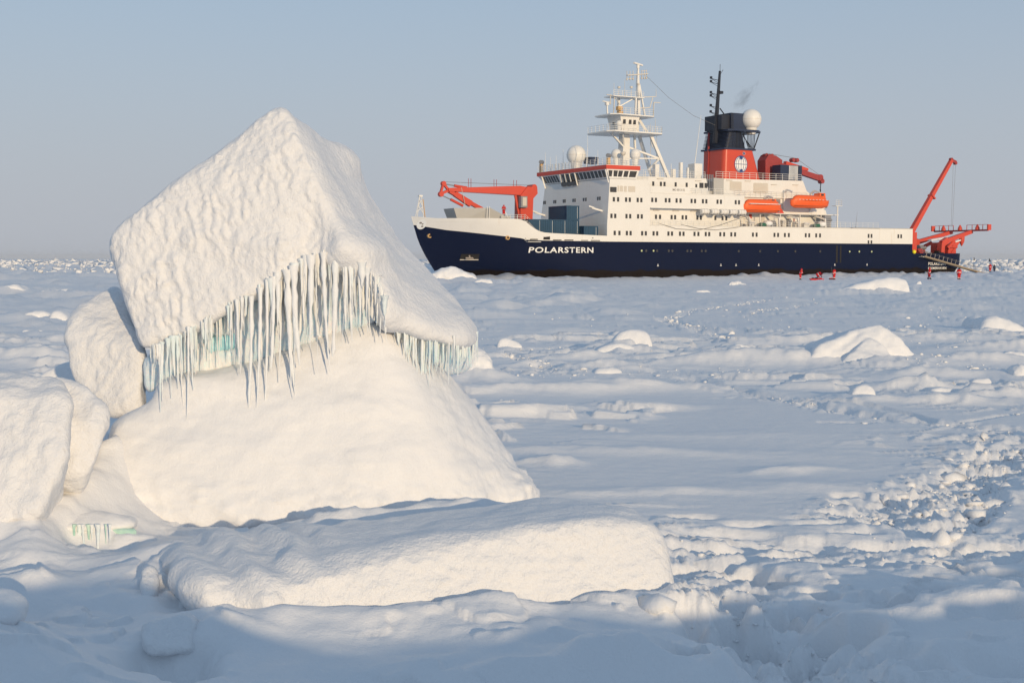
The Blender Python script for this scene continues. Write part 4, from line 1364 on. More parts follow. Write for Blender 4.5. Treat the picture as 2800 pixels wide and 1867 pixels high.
def shell(name, u0, u1, nu, zlo, zhi, nz, mat, parent, both=True, thick=0.0):
    """plated side of the ship between two height lines, port and starboard"""
    vv, ff = [], []
    for sgn in ((-1, 1) if both else (-1, )):
        b0 = len(vv)
        for i in range(nu + 1):
            p = i / nu
            for k in range(nz + 1):
                t = k / nz
                # first guess of u, then slide so the stem and the tail follow their rake
                u = u0 + (u1 - u0) * p
                z = zlo(u) + (zhi(u) - zlo(u)) * t
                if u0 <= 0.01:
                    s = stem(z)
                    u = s + (u1 - s) * p ** 1.5
                    z = zlo(u) + (zhi(u) - zlo(u)) * t
                if u1 >= 124.9:
                    e = tail(z)
                    w = 1 - (1 - p) ** 2.2
                    u = u0 + (e - u0) * w
                vv.append((u, sgn * half(u, z), z))
        for i in range(nu):
            for k in range(nz):
                a = b0 + i * (nz + 1) + k
                q = (a, a + nz + 1, a + nz + 2, a + 1)
                ff.append(q if sgn < 0 else q[::-1])
    mb = MB()
    mb.add(vv, ff, True)
    return mb.build(name, mat, parent, fix=False)


hull = shell('hull', 0.0, 32.0, 40, lambda u: -1.0, paint_line, 10, M_BLUE, ship)
shell('hull_plating', 32.0, 107.3, 40, lambda u: -1.0, lambda u: 6.5, 8, M_BLUE, hull)
shell('stern_plating', 107.3, 125.0, 40, lambda u: -1.0, lambda u: 4.62, 8, M_BLUE, hull)
bul = shell('bulwark', 0.0, 32.0, 44, paint_line, bul_top, 5, M_WHITE, ship)
# decks
mb = MB()
us = [0.6 + i * 0.6 for i in range(27)]
poly = [(u, -max(half(u, 10.0) - 0.15, 0.05)) for u in us] + [(u, max(half(u, 10.0) - 0.15, 0.05)) for u in reversed(us)]
mb.prism(poly, 9.75, 9.9, 'z')
mb.box(16.0, 16.3, -11.4, 11.4, 6.6, 9.74)
mb.build('foredeck', M_GREYP, ship)
MB().box(16.3, 32.0, -11.9, 11.9, 6.3, 6.45).build('well_deck', M_GREYP, ship)
mb = MB()
us = [107.32 + i * 0.6 for i in range(30)]
us = [u for u in us if u < 124.8]
poly = [(u, -(half(u, 4.0) - 0.1)) for u in us] + [(u, half(u, 4.0) - 0.1) for u in reversed(us)]
mb.prism(poly, 3.5, 3.6, 'z')
mb.build('working_deck', M_GREYP, ship)
MB().box(107.35, 107.5, -12.3, 12.3, 3.4, 6.4).build('deck_step', M_BLUE, ship)

# ---- houses
house = MB().box(32.0, 98.0, -12.5, 12.5, 6.5, 9.5).build('main_deck_house', M_WHITE, ship)
aft_house = MB().box(98.0, 107.3, -12.5, 12.5, 6.5, 9.55).build('hangar_side', M_RUSTW, ship)
MB().box(90.5, 107.36, -12.56, 12.56, 9.55, 9.66).build('flight_deck', M_GREYP, ship)
fwd = MB().hexa([(32.0, -12.5, 9.5), (41.2, -12.5, 9.5), (41.2, 10.6, 9.5), (32.0, 10.6, 9.5), (32.55, -12.45, 17.5), (41.2, -12.45, 17.5), (41.2, 9.5, 17.5), (32.55, 9.5, 17.5)]).build('forward_house', M_WHITE, ship)
low = MB().box(41.2, 63.0, -11.0, 10.6, 9.5, 12.6).build('gallery_house', M_WHITE, ship)
mid = MB().box(41.2, 62.9, -12.45, 10.6, 12.6, 15.3).build('middle_house', M_WHITE, ship)
top = MB().hexa([(38.8, -11.6, 15.3), (55.2, -11.6, 15.3), (55.2, 9.0, 15.3), (38.8, 9.0, 15.3), (38.8, -11.6, 18.1), (54.5, -11.6, 18.25), (54.5, 9.0, 18.25), (38.8, 9.0, 18.1)]).build('upper_house', M_WHITE, ship)
MB().box(41.25, 50.2, -12.43, -12.33, 15.3, 16.45).build('deck_screen', M_WHITE, top)
cas = MB().prism([(58.5, 9.5), (58.5, 18.55), (80.5, 18.75), (81.5, 16.8), (86.4, 13.6), (88.0, 9.5)], -9.0, 9.0, 'y').build('funnel_casing', M_WHITE, ship)
MB().box(55.2, 58.5, -9.0, 9.0, 15.3, 17.2).build('casing_link', M_GREYP, ship)
MB().box(62.9, 90.0, -12.45, -9.0, 9.5, 9.62).build('boat_deck', M_GREYP, ship)
# deck edges that throw thin lines along the side
for z, u0, u1, y in ((12.62, 41.3, 62.9, -12.52), (15.28, 41.3, 62.9, -12.52), (9.46, 41.2, 90.4, -12.56), (18.15, 39.0, 54.4, -11.66)):
    MB().box(u0, u1, y - 0.03, y + 0.1, z - 0.05, z + 0.05).build('deck_edge', M_WHITE, ship)


def win_mesh(w, h, dpt=0.07):
    me = MB().box(-w / 2, w / 2, -dpt / 2, dpt / 2, -h / 2, h / 2).build('window', M_GLASS)
    d0 = me.data
    bpy.data.objects.remove(me)
    return d0


W1 = win_mesh(0.46, 0.78)
W2 = win_mesh(0.42, 0.62)
W3 = win_mesh(0.95, 0.95)


def window(me, u, y, z, parent, rz=0.0):
    o = bpy.data.objects.new('window', me)
    o.location = (u, y, z)
    o.rotation_euler = (0, 0, rz)
    return link(o, parent)


for u in (33.6, 34.6, 36.2, 37.0, 39.5, 40.3, 42.0, 42.8, 45.3, 46.1, 47.9, 48.7, 51.2, 52.1, 53.8, 54.6, 57.2, 58.1, 59.8, 60.7, 65.0, 65.9, 70.3, 71.2, 72.9, 73.9, 78.2, 79.1, 80.9, 81.9):
    window(W1, u, -12.5, 8.02, house)
for u in (94.9, 95.7):
    window(W1, u, -12.5, 8.05, house)
    window(W2, u, -12.5, 6.85, house)
for u in (103.2, 104.0):
    window(W1, u, -12.5, 8.05, aft_house)
for u in (32.9, 33.7, 36.1, 36.9, 38.6, 39.4):
    window(W1, u, -12.48, 11.0, fwd)
for u in (43.6, 44.5, 47.1, 47.9, 49.6, 50.4, 53.0, 53.8, 57.2, 58.9, 59.8):
    window(W1, u, -11.0, 11.05, low)
for u in (33.4, 34.3, 36.0, 36.8, 38.5, 39.3):
    window(W1, u, -12.47, 13.9, fwd)
for u in (41.7, 42.5, 44.7, 45.5, 47.1, 48.0, 50.5, 51.3, 53.1, 53.9, 56.5, 57.3, 60.8, 61.6):
    window(W1, u, -12.45, 14.0, mid)
for u in (40.6, 42.5, 44.2, 45.0, 47.5, 50.0):
    window(W1, u, -11.6, 16.95, top)
window(W2, 52.2, -11.6, 16.85, top)
window(W3, 53.4, -11.6, 16.95, top)
MB().prism([(54.1, 16.5), (54.75, 16.5), (54.95, 17.4), (54.1, 17.4)], -11.64, -11.5, 'y').build('window', M_GLASS, top)
for y in (9.6, 9.05, 5.9, 5.3, 2.5, 1.95, -0.85, -1.5, -4.4, -5.15, -9.05, -9.7):
    window(W2, 32.0 + (14.1 - 9.5) * 0.55 / 8.0 - 0.0, y, 14.15, fwd, math.pi / 2)
# side lights and louvres of the forward house
MB().box(32.6, 33.95, -12.52, -12.42, 15.15, 16.05).build('window', M_GLASS, fwd)
for a, b in ((34.2, 34.5), (34.75, 35.3), (35.6, 36.1), (36.5, 37.9)):
    p = MB()
    p.box(a, b, -12.51, -12.42, 15.3, 16.3)
    for k in range(5):
        p.box(a - 0.03, b + 0.03, -12.54, -12.5, 15.35 + k * 0.2, 15.42 + k * 0.2)
    p.build('louvre', M_LOUVRE, fwd)
for a, b, z0, z1 in ((62.2, 65.0, 16.4, 18.1), (68.0, 71.5, 16.1, 18.0)):
    p = MB()
    p.box(a, b, -9.05, -8.9, z0, z1)
    for k in range(8):
        p.box(a - 0.02, b + 0.02, -9.09, -9.04, z0 + 0.08 + k * (z1 - z0) / 8, z0 + 0.16 + k * (z1 - z0) / 8)
    p.build('louvre', M_LOUVRE, cas)
MB().box(55.25, 58.45, -9.3, -8.9, 16.2, 18.0).build('louvre', M_NAVY, ship)
MB().box(58.0, 60.4, -9.4, -8.98, 15.4, 18.6).build('vent_trunk', M_GREYP, cas)
for k in range(6):
    MB().box(55.6 + k * 0.42, 55.75 + k * 0.42, -9.45, -9.31, 16.3, 19.2).build('louvre', M_STEEL, ship)
for u, z in ((43.6, 12.2), (48.0, 12.2), (52.0, 12.2), (44.0, 17.85), (52.6, 17.75), (62.0, 18.3), (66.5, 18.3), (73.0, 17.8), (78.5, 17.9)):
    MB().box(u - 0.7, u + 0.7, -0.18, 0.0, -0.05, 0.06).build('lamp_shelf', M_LOUVRE, ship).location = (0, -11.02 if z < 13 else (-11.62 if u < 55 else -9.02), z)

# portholes
pm = MB().cyl((0, -0.05, 0), (0, 0.05, 0), 0.24, n=12)
pm = pm.build('porthole', M_GLASS)
PORT = pm.data
bpy.data.objects.remove(pm)
M_LITPAINT = paint('painted_lit_porthole', (0.55, 0.62, 0.35), 0.3, 0.1)  # plain paint: lamplight put into a pale yellow-green colour, no lamp behind
for i, u in enumerate((39.4, 40.4, 42.0, 42.8, 45.4, 46.2, 49.6, 50.4, 52.9, 53.8, 61.6, 66.8, 71.2, 75.6, 82.0, 89.8, 92.4, 95.8)):
    o = bpy.data.objects.new('porthole', PORT)
    o.location = (u, -12.5, 4.92)
    link(o, hull)
    if i in (0, 2, 15, 16, 17):
        MB().cyl((u, -12.57, 4.92), (u, -12.5, 4.92), 0.17, n=10).build('painted_lit_pane', M_LITPAINT, hull)
# hull fittings
for u0, u1 in ((86.2, 86.65), (87.2, 87.6)):
    MB().box(u0, u1, -12.53, -12.4, 2.7, 6.1).build('fender_groove', M_SHADE, hull)
for u in (43.0, 57.4, 61.0, 66.5, 85.9, 94.6):
    MB().box(u - 0.06, u + 0.06, -12.56, -12.45, 2.2, 2.55).box(u - 0.18, u + 0.18, -12.56, -12.45, 2.15, 2.24).build('draught_mark', M_LITE, hull)
for u, z in ((2.6, 7.4), (13.2, 7.05)):
    y = -half(u, z)
    MB().cyl((u, y - 0.18, z), (u, y + 0.3, z), 0.36, n=14).build('fairlead', M_OCHRE, hull)
    MB().cyl((u, y - 0.22, z), (u, y - 0.17, z), 0.20, n=12).build('fairlead_hole', M_SHADE, hull)
y = -half(8.5, 3.8)
b = MB()
b.hexa([(7.3, -half(7.3, 3.4) - 0.12, 3.35), (9.8, -half(9.8, 3.4) - 0.12, 3.35), (9.8, -half(9.8, 3.4) + 0.5, 3.35), (7.3, -half(7.3, 3.4) + 0.5, 3.35),
        (7.3, -half(7.3, 4.3) - 0.05, 4.3), (9.8, -half(9.8, 4.3) - 0.05, 4.3), (9.8, -half(9.8, 4.3) + 0.5, 4.3), (7.3, -half(7.3, 4.3) + 0.5, 4.3)])
b.build('anchor_pocket', M_SHADE, hull)
b = MB()
b.beam((8.4, y - 0.25, 4.1), (8.5, y - 0.3, 3.55), 0.25, 0.25)
b.beam((7.7, y - 0.2, 3.6), (9.3, y - 0.35, 3.6), 0.2, 0.3)
b.build('anchor', M_LETB, hull)
MB().beam((7.3, -half(7.3, 3.4) - 0.18, 3.32), (9.8, -half(9.8, 3.4) - 0.18, 3.32), 0.14, 0.14).build('pocket_rim', M_LOUVRE, hull)
# mooring openings in the bulwark
for u0, u1, z0, z1 in ((19.2, 20.4, 6.75, 7.45), (21.0, 22.6, 6.62, 6.76), (23.2, 25.0, 6.62, 6.78), (26.6, 28.0, 6.62, 6.72), (28.6, 30.5, 6.60, 6.72), (16.9, 18.2, 6.72, 6.86)):
    y0, y1 = half(u0, 7), half(u1, 7)
    MB().hexa([(u0, -y0 - 0.04, z0), (u1, -y1 - 0.04, z0), (u1, -y1 + 0.1, z0), (u0, -y0 + 0.1, z0), (u0, -y0 - 0.04, z1), (u1, -y1 - 0.04, z1), (u1, -y1 + 0.1, z1), (u0, -y0 + 0.1, z1)]).build('mooring_port', M_SHADE, bul)
MB().cyl((29.0, -12.5, 7.1), (29.0, -12.3, 7.1), 0.16, n=10).build('mooring_port', M_SHADE, bul)
# crest on the bow
cz, cu = 9.35, 1.35
b = MB()
ring = []
for k in range(20):
    a = 2 * math.pi * k / 20
    u, z = cu + 0.55 * math.cos(a), cz + 0.85 * math.sin(a)
    ring.append((u, -half(u, z) - 0.05, z))
b.add([(cu, -half(cu, cz) - 0.06, cz)] + ring, [(0, 1 + k, 1 + (k + 1) % 20) for k in range(20)])
b.build('bow_crest', M_LITE, hull)
for du, dz, rr in ((-0.15, 0.25, 0.16), (0.1, 0.05, 0.12), (0.12, -0.35, 0.14)):
    u, z = cu + du, cz + dz
    b = MB()
    pts = [(u + rr * math.cos(2 * math.pi * k / 8), -half(u + rr * math.cos(2 * math.pi * k / 8), z + rr * math.sin(2 * math.pi * k / 8)) - 0.085, z + rr * math.sin(2 * math.pi * k / 8)) for k in range(8)]
    b.add(pts, [tuple(range(8))])
    b.build('crest_mark', M_LETB, hull)


# ---- lettering
def lettering(name, text, u0, width, z0, height, mat, parent, yfun, spacing=1.0, bold=0.0, skew=0.0):
    cu = bpy.data.curves.new(name, 'FONT')
    cu.body = text
    cu.size = 1.0
    cu.space_character = spacing
    cu.offset = bold
    cu.resolution_u = 3
    cu.shear = skew
    t = bpy.data.objects.new(name, cu)
    COL.objects.link(t)
    dg = bpy.context.evaluated_depsgraph_get()
    me = bpy.data.meshes.new_from_object(t.evaluated_get(dg))
    bpy.data.objects.remove(t)
    bm = bmesh.new()
    bm.from_mesh(me)
    bmesh.ops.triangulate(bm, faces=bm.faces)
    xs = [v.co.x for v in bm.verts]; ys = [v.co.y for v in bm.verts]
    ax, bx, ay, by = min(xs), max(xs), min(ys), max(ys)
    for v in bm.verts:
        u = u0 + (v.co.x - ax) / (bx - ax) * width
        z = z0 + (v.co.y - ay) / (by - ay) * height
        v.co = (u, yfun(u, z), z)
    bm.to_mesh(me)
    bm.free()
    me.materials.clear()
    me.materials.append(mat)
    return link(bpy.data.objects.new(name, me), parent)


lettering('bow_lettering', 'POLARSTERN', 17.0, 12.1, 4.5, 0.98, M_LITE, hull, lambda u, z: -half(u, z) - 0.05, 1.12, 0.018)
lettering('stern_lettering', 'POLARSTERN', 112.0, 5.2, 2.15, 0.62, M_LITE, hull, lambda u, z: -half(u, z) - 0.06, 1.1, 0.02)
lettering('stern_lettering', 'BREMERHAVEN', 112.0, 5.4, 1.3, 0.5, M_LITE, hull, lambda u, z: -half(u, z) - 0.06, 1.1, 0.02)
lettering('number_lettering', 'IMO 8013132', 46.2, 2.75, 15.72, 0.42, M_LETB, top, lambda u, z: -12.46, 1.1, 0.01)


# ---- railings
def rail(name, pts, parent, h=1.05, step=1.3, r=0.03, wires=3, mat=None):
    b = MB()
    for p, q in zip(pts[:-1], pts[1:]):
        p, q = Vector(p), Vector(q)
        n = max(1, int((q - p).length / step))
        for i in range(n + 1):
            a = p.lerp(q, i / n)
            b.cyl(a, a + Vector((0, 0, h)), r, n=5)
        for k in range(wires):
            zz = Vector((0, 0, h * (k + 1) / wires))
            b.cyl(p + zz, q + zz, r * 0.8, n=5)
    return b.build(name, mat or M_WHITE, parent)


rail('railing', [(41.3, -12.45, 9.5), (62.5, -12.45, 9.5)], ship)
rail('railing', [(50.6, -12.4, 15.33), (62.8, -12.4, 15.33)], ship)
rail('railing', [(63.2, -9.2, 15.33), (81.5, -9.2, 15.33)], ship)
MB().box(62.9, 82.2, -9.5, -9.02, 15.2, 15.31).build('deck_edge', M_WHITE, ship)
rail('railing', [(59.0, -8.8, 18.65), (80.3, -8.8, 18.75), (80.3, 4, 18.75)], ship, 1.2, 1.6, 0.04)
rail('railing', [(63.2, -12.4, 9.62), (90.0, -12.4, 9.62)], ship)
rail('railing', [(90.5, -12.5, 9.66), (97.5, -12.5, 9.66)], ship, 1.0)
rail('railing', [(39.0, -11.5, 18.15), (54.3, -11.5, 18.25)], ship, 1.2)
rail('railing', [(13.0, -9.0, 9.9), (17.0, -9.5, 9.9), (17.0, 5, 9.9)], ship, 1.1, 1.2, 0.035)
rail('railing', [(17.0, -9.6, 10.0), (20.4, -10.2, 7.0)], ship, 1.1, 0.6, 0.03)
# foredeck stair
b = MB()
for k in range(8):
    b.box(17.2 + k * 0.42, 17.6 + k * 0.42, -10.6, -9.4, 9.6 - k * 0.38, 9.68 - k * 0.38)
b.beam((17.1, -10.65, 9.7), (20.6, -10.65, 6.6), 0.06, 0.25)
b.build('stair', M_STEEL, ship)

# ---- bridge
br = MB()
# slanting window band, wider at the top
L0, L1 = (32.45, 31.75)
br.hexa([(L0, -12.45, 17.55), (38.2, -12.45, 17.55), (38.2, 9.2, 17.55), (L0, 9.2, 17.55), (L1, -12.62, 19.15), (38.75, -12.62, 19.15), (38.75, 10.9, 19.15), (L1, 10.9, 19.15)])
bridge = br.build('bridge', M_WHITE, ship)
red = MB().box(31.62, 38.85, -12.72, 11.1, 19.15, 19.85).build('bridge_band', M_RED, bridge)
MB().box(31.6, 38.9, -12.75, 11.15, 19.85, 19.92).build('bridge_roof', M_WHITE, bridge)


def front_pt(y, z):
    t = (z - 17.55) / 1.6
    return (L0 + (L1 - L0) * t - 0.03, y, z)


def slat_win(ya, yb, z0, z1, lean):
    """pane in the sloping front between ya (port) and yb"""
    k = lean * (z1 - z0)
    b = MB()
    p = [front_pt(ya, z0), front_pt(yb, z0), front_pt(yb + k, z1), front_pt(ya + k, z1)]
    b.add(p + [(q[0] + 0.12, q[1], q[2]) for q in p], [(0, 1, 2, 3), (7, 6, 5, 4), (0, 4, 5, 1), (1, 5, 6, 2), (2, 6, 7, 3), (3, 7, 4, 0)])
    return b.build('window', M_GLASS, bridge)


edges = [9.0, 8.1, 7.2, 6.3, 5.4, 4.5, 3.6]
for a, b_ in zip(edges[:-1], edges[1:]):
    slat_win(b_ + 0.22, a, 17.75, 18.95, 0.25)
for a, b_ in ((2.6, 1.3), (1.1, -0.2), (-0.4, -1.9)):
    slat_win(b_ + 0.2, a, 17.62, 19.0, 0.0)
ye = [-2.3 - 1.22 * k for k in range(9)]
for a, b_ in zip(ye[:-1], ye[1:]):
    slat_win(b_ + 0.3, a, 17.8, 18.98, -0.02)
# deep centre bay
MB().hexa([(32.1, -2.2, 16.9), (32.7, -2.2, 16.9), (32.7, 2.9, 16.9), (32.1, 2.9, 16.9), (31.95, -2.2, 17.58), (32.7, -2.2, 17.58), (32.7, 2.9, 17.58), (31.95, 2.9, 17.58)]).build('bridge_bay', M_GLASS, bridge)
for y in (2.9, 1.2, -0.4, -2.2, -12.3, 9.1):
    MB().beam((32.35, y, 16.8), (31.7, y + (0.25 if y > 5 else 0.0), 19.1), 0.16, 0.22).build('bracket', M_WHITE, bridge)
for a, b_, c_, d_ in ((32.15, 33.0, 32.35, 32.9), (33.25, 34.15, 33.3, 34.0), (34.35, 35.25, 34.2, 35.0), (35.55, 36.45, 35.35, 36.25), (36.75, 38.25, 36.55, 37.95)):
    b = MB()
    y0, y1 = -12.45 - 0.17 * 0.2 - 0.03, -12.45 - 0.17 * 0.85 - 0.03
    p = [(c_, y0, 17.88), (d_, y0, 17.88), (b_, y1, 18.93), (a, y1, 18.93)]
    b.add(p + [(q[0], q[1] + 0.12, q[2]) for q in p], [(0, 1, 2, 3), (7, 6, 5, 4), (0, 4, 5, 1), (1, 5, 6, 2), (2, 6, 7, 3), (3, 7, 4, 0)])
    b.build('window', M_GLASS, bridge)
MB().box(38.2, 40.5, -12.3, -8, 16.9, 17.45).build('bridge_wing', M_WHITE, ship)
rail('railing', [(38.9, -12.2, 17.5), (41.1, -12.2, 17.5)], ship, 0.9, 0.8)
# roof of the bridge: railings, radomes, lamps, aerials
rail('railing', [(31.8, 10.9, 19.92), (31.8, -12.5, 19.92), (38.7, -12.5, 19.92), (38.7, 10.9, 19.92)], bridge, 1.15, 1.25, 0.035, 4)
for y in np.linspace(9.5, -3.5, 12):
    MB().cyl((31.9, float(y), 19.9), (31.9, float(y), 21.2), 0.07, n=6).build('stanchion', M_WHITE, bridge)


def radome(c, r, neck, parent, squash=1.0):
    root = MB().ball((c[0], c[1], c[2]), r, r * squash, 24, 16).build('radome', M_WHITE, parent)
    MB().lathe((c[0], c[1], c[2] - r * squash), [(neck * 0.8, -0.9), (neck, -0.4), (neck * 1.1, r * 0.25)], 16).build('radome_base', M_WHITE, root)
    MB().lathe(c, [(r * 1.004, -0.03), (r * 1.012, 0.0), (r * 1.004, 0.03)], 24).build('seam', M_LOUVRE, root)
    return root


radome((33.8, 0.5, 22.55), 1.8, 1.0, bridge)
radome((37.6, -7.0, 22.3), 0.95, 0.55, bridge, 1.05)
radome((38.3, -11.9, 21.95), 0.98, 0.55, bridge, 1.05)
MB().lathe((37.5, -9.3, 21.9), [(0.06, -1.9), (0.06, -0.1), (0.35, 0.1), (0.5, 0.35), (0.48, 0.6), (0.25, 0.72)], 14).build('small_radome', M_LOUVRE, bridge)
MB().box(35.7, 37.6, -1.2, 0.9, 21.0, 22.2).build('blue_locker', M_NAVY, bridge)
for x, y in ((32.2, 10.4), (34.8, -8.6)):
    s = MB().box(x - 0.28, x + 0.28, y - 0.28, y + 0.28, 19.9, 21.5).build('searchlight_post', M_OCHRE, bridge)
    MB().cyl((x - 0.35, y - 0.3, 21.85), (x + 0.35, y + 0.1, 21.85), 0.38, n=14).build('searchlight', M_STEEL, s)
for x, y, z1 in ((32.2, 8.9, 23.6), (32.3, 7.2, 22.6), (32.4, 5.3, 22.8), (32.2, -5.8, 25.5), (33.8, -3.0, 23.0), (35.6, -3.2, 22.3), (36.0, -10.8, 21.6), (33.0, 3.8, 23.8), (34.0, -6.4, 23.0)):
    MB().cyl((x, y, 19.9), (x, y, z1), 0.07, 0.025, n=6).build('aerial', M_WHITE, bridge)

# ---- main mast
mast = MB().hexa([(43.0, -0.9, 18.2), (44.7, -0.9, 18.2), (44.7, 0.9, 18.2), (43.0, 0.9, 18.2), (43.5, -0.8, 26.7), (44.9, -0.8, 26.7), (44.9, 0.8, 26.7), (43.5, 0.8, 26.7)]).build('main_mast', M_WHITE, ship)
b = MB()
b.prism([(38.0, -3.2), (39.0, -4.6), (50.0, -4.0), (51.0, -2.5), (51.0, 2.5), (50.0, 4.0), (39.0, 4.6), (38.0, 3.2)], 26.75, 27.0, 'z')
plat1 = b.build('mast_platform', M_WHITE, mast)
rail('railing', [(38.1, 3.2, 27.0), (38.1, -3.2, 27.0), (39.0, -4.5, 27.0), (50.0, -3.9, 27.0), (50.9, -2.4, 27.0)], plat1, 1.1, 1.1, 0.04)
b = MB()
b.prism([(39.2, -2.6), (40.4, -3.6), (48.8, -3.0), (49.6, -2.0), (49.6, 2.0), (48.8, 3.0), (40.4, 3.6), (39.2, 2.6)], 30.0, 30.2, 'z')
plat2 = b.build('mast_platform', M_WHITE, mast)
rail('railing', [(41.0, -3.5, 30.2), (48.8, -2.9, 30.2), (49.5, -2.0, 30.2)], plat2, 1.1, 1.1, 0.04)
cab = MB().hexa([(42.3, -1.9, 27.0), (45.4, -1.9, 27.0), (45.4, 1.7, 27.0), (42.3, 1.7, 27.0), (41.6, -2.4, 30.0), (46.0, -2.4, 30.0), (46.0, 2.0, 30.0), (41.6, 2.0, 30.0)]).build('crow_nest', M_WHITE, mast)
for u in (42.6, 43.9, 44.9):
    MB().box(u - 0.28, u + 0.28, -2.32, -2.12, 28.5, 29.3).build('window', M_GLASS, cab)
for y in (-1.4, 0.2):
    MB().box(41.85, 42.05, y - 0.35, y + 0.35, 28.5, 29.3).build('window', M_GLASS, cab)
b = MB()
for p, q, w in (((43.4, 0.8, 30.2), (43.4, 0.8, 33.5), 0.42), ((45.6, -1.5, 30.2), (45.7, -1.5, 33.5), 0.3), ((47.4, 0, 30.2), (47.2, 0, 36.4), 0.55), ((48.9, 0, 30.2), (47.5, 0, 36.4), 0.28), ((46.9, 0, 27.0), (47.2, 0, 30.1), 0.6)):
    b.beam(p, q, w, w)
b.build('mast_post', M_WHITE, mast)
b = MB()
b.box(40.6, 47.6, -1.6, 1.6, 33.55, 33.72)
plat3 = b.build('mast_platform', M_WHITE, mast)
rail('railing', [(40.7, -1.5, 33.7), (47.5, -1.5, 33.7)], plat3, 1.0, 0.9, 0.04)
MB().beam((47.15, 0, 36.4), (47.2, 0, 39.3), 0.5, 0.5, 0.3, 0.3).build('mast_post', M_WHITE, mast)
b = MB()
b.beam((44.7, 0, 37.8), (49.4, 0, 38.4), 0.5, 0.18)
for u in (44.8, 45.5, 46.2, 48.2, 48.8, 49.3):
    zc = 37.8 + (u - 44.7) * 0.128
    b.beam((u, 0.2, zc - 0.7), (u, 0.2, zc + 0.8), 0.1, 0.1)
    b.ball((u, 0.2, zc - 0.75), 0.2, 0.2, 8, 6)
b.beam((44.8, 0.2, 37.2), (46.3, 0.2, 37.4), 0.08, 0.08)
b.beam((48.2, 0.2, 38.9), (49.4, 0.2, 39.0), 0.08, 0.08)
b.build('lamp_yard', M_LOUVRE, mast)
b = MB()
b.cyl((47.2, 0, 39.3), (47.2, 0, 39.9), 0.3, n=12)
b.beam((45.9, -0.5, 40.15), (48.4, 0.3, 39.95), 0.35, 0.3)
b.build('radar_scanner', M_WHITE, mast)
b = MB()
b.beam((39.5, -1.2, 30.2), (39.4, -1.2, 32.0), 0.25, 0.25)
b.beam((38.1, -1.8, 32.4), (40.6, -0.6, 32.4), 0.25, 0.22)
b.box(39.1, 39.7, -1.5, -0.9, 31.8, 32.3)
b.build('radar_scanner', M_WHITE, mast)
MB().box(41.0, 42.0, -2.6, -1.8, 30.9, 31.6).box(41.2, 42.1, -2.6, -1.8, 30.2, 30.8).build('signal_lamp', M_OCHRE, mast)
b = MB()
for p, q, w in (((48.8, -1.8, 27.0), (52.9, -2.6, 18.2), 0.55), ((48.8, 1.8, 27.0), (52.9, 2.6, 18.2), 0.5), ((44.6, -0.6, 24.4), (50.7, -2.1, 22.4), 0.32), ((50.7, -2.1, 22.3), (46.8, -4.0, 20.0), 0.28), ((50.8, -2.1, 22.4), (44.0, -0.5, 22.3), 0.22),
                ((43.6, -0.7, 24.3), (40.4, -1.2, 26.7), 0.3), ((43.6, -0.7, 24.6), (42.1, -2.6, 26.7), 0.26), ((46.8, 0.5, 27.0), (47.4, 0.6, 19.0), 0.35), ((46.9, -0.5, 30.0), (48.5, -1.6, 27.0), 0.45),
                ((44.5, -0.3, 23.6), (45.7, 0.3, 22.6), 0.2), ((49.6, -0.5, 26.9), (50.4, -0.5, 24.5), 0.12), ((41.6, -0.8, 33.4), (43.3, 0.5, 32.4), 0.15), ((45.8, -0.6, 33.5), (43.4, 0.5, 32.0), 0.18)):
    b.beam(p, q, w, w)
tag(b.build('mast_braces', M_WHITE, mast), kind='stuff')
b = MB()
for p, q in (((48.0, -0.5, 33.9), (50.6, -1.0, 34.1)), ((50.0, -0.9, 33.9), (49.5, -0.7, 32.0)), ((47.4, 0, 31.9), (49.5, -0.7, 32.0)), ((50.1, -1, 30.3), (50.2, -1, 33.0)), ((50.2, -1, 33.0), (51.6, -1.2, 33.0)), ((40.3, -1.0, 32.0), (40.3, -1.0, 33.9)), ((40.6, -1.0, 33.7), (39.2, -1.4, 33.7)), ((41.0, -1.0, 30.2), (41.2, -1.0, 33.6))):
    b.beam(p, q, 0.14, 0.14)
for u, z0, z1 in ((41.1, 33.7, 36.0), (42.2, 33.7, 35.1), (43.5, 33.7, 36.8), (45.0, 33.7, 35.3), (46.6, 33.7, 36.0), (50.7, 34.1, 35.6), (50.6, 27.0, 30.0), (40.2, 27.0, 28.5), (41.3, 27.0, 28.8), (49.4, 27.0, 29.0), (50.9, 19.5, 27.0), (49.5, 18.2, 26.8)):
    b.cyl((u, -1.0, z0), (u, -1.0, z1), 0.07, 0.03, n=6)
for u, z in ((42.2, 35.1), (46.6, 36.0), (45.0, 35.3)):
    b.cyl((u, -1.0, z), (u, -1.0, z + 0.35), 0.28, n=10)
b.build('aerials', M_LOUVRE, mast)
radome((40.9, -3.0, 28.35), 0.62, 0.4, mast)
# rigging wire to the funnel mast
MB().tube([(49.3, 0.2, 38.0), (54.0, -0.5, 34.2), (59.5, -1.2, 31.0), (64.3, -1.8, 29.4)], 0.03, 4).build('rigging_wire', M_ROPE, mast)

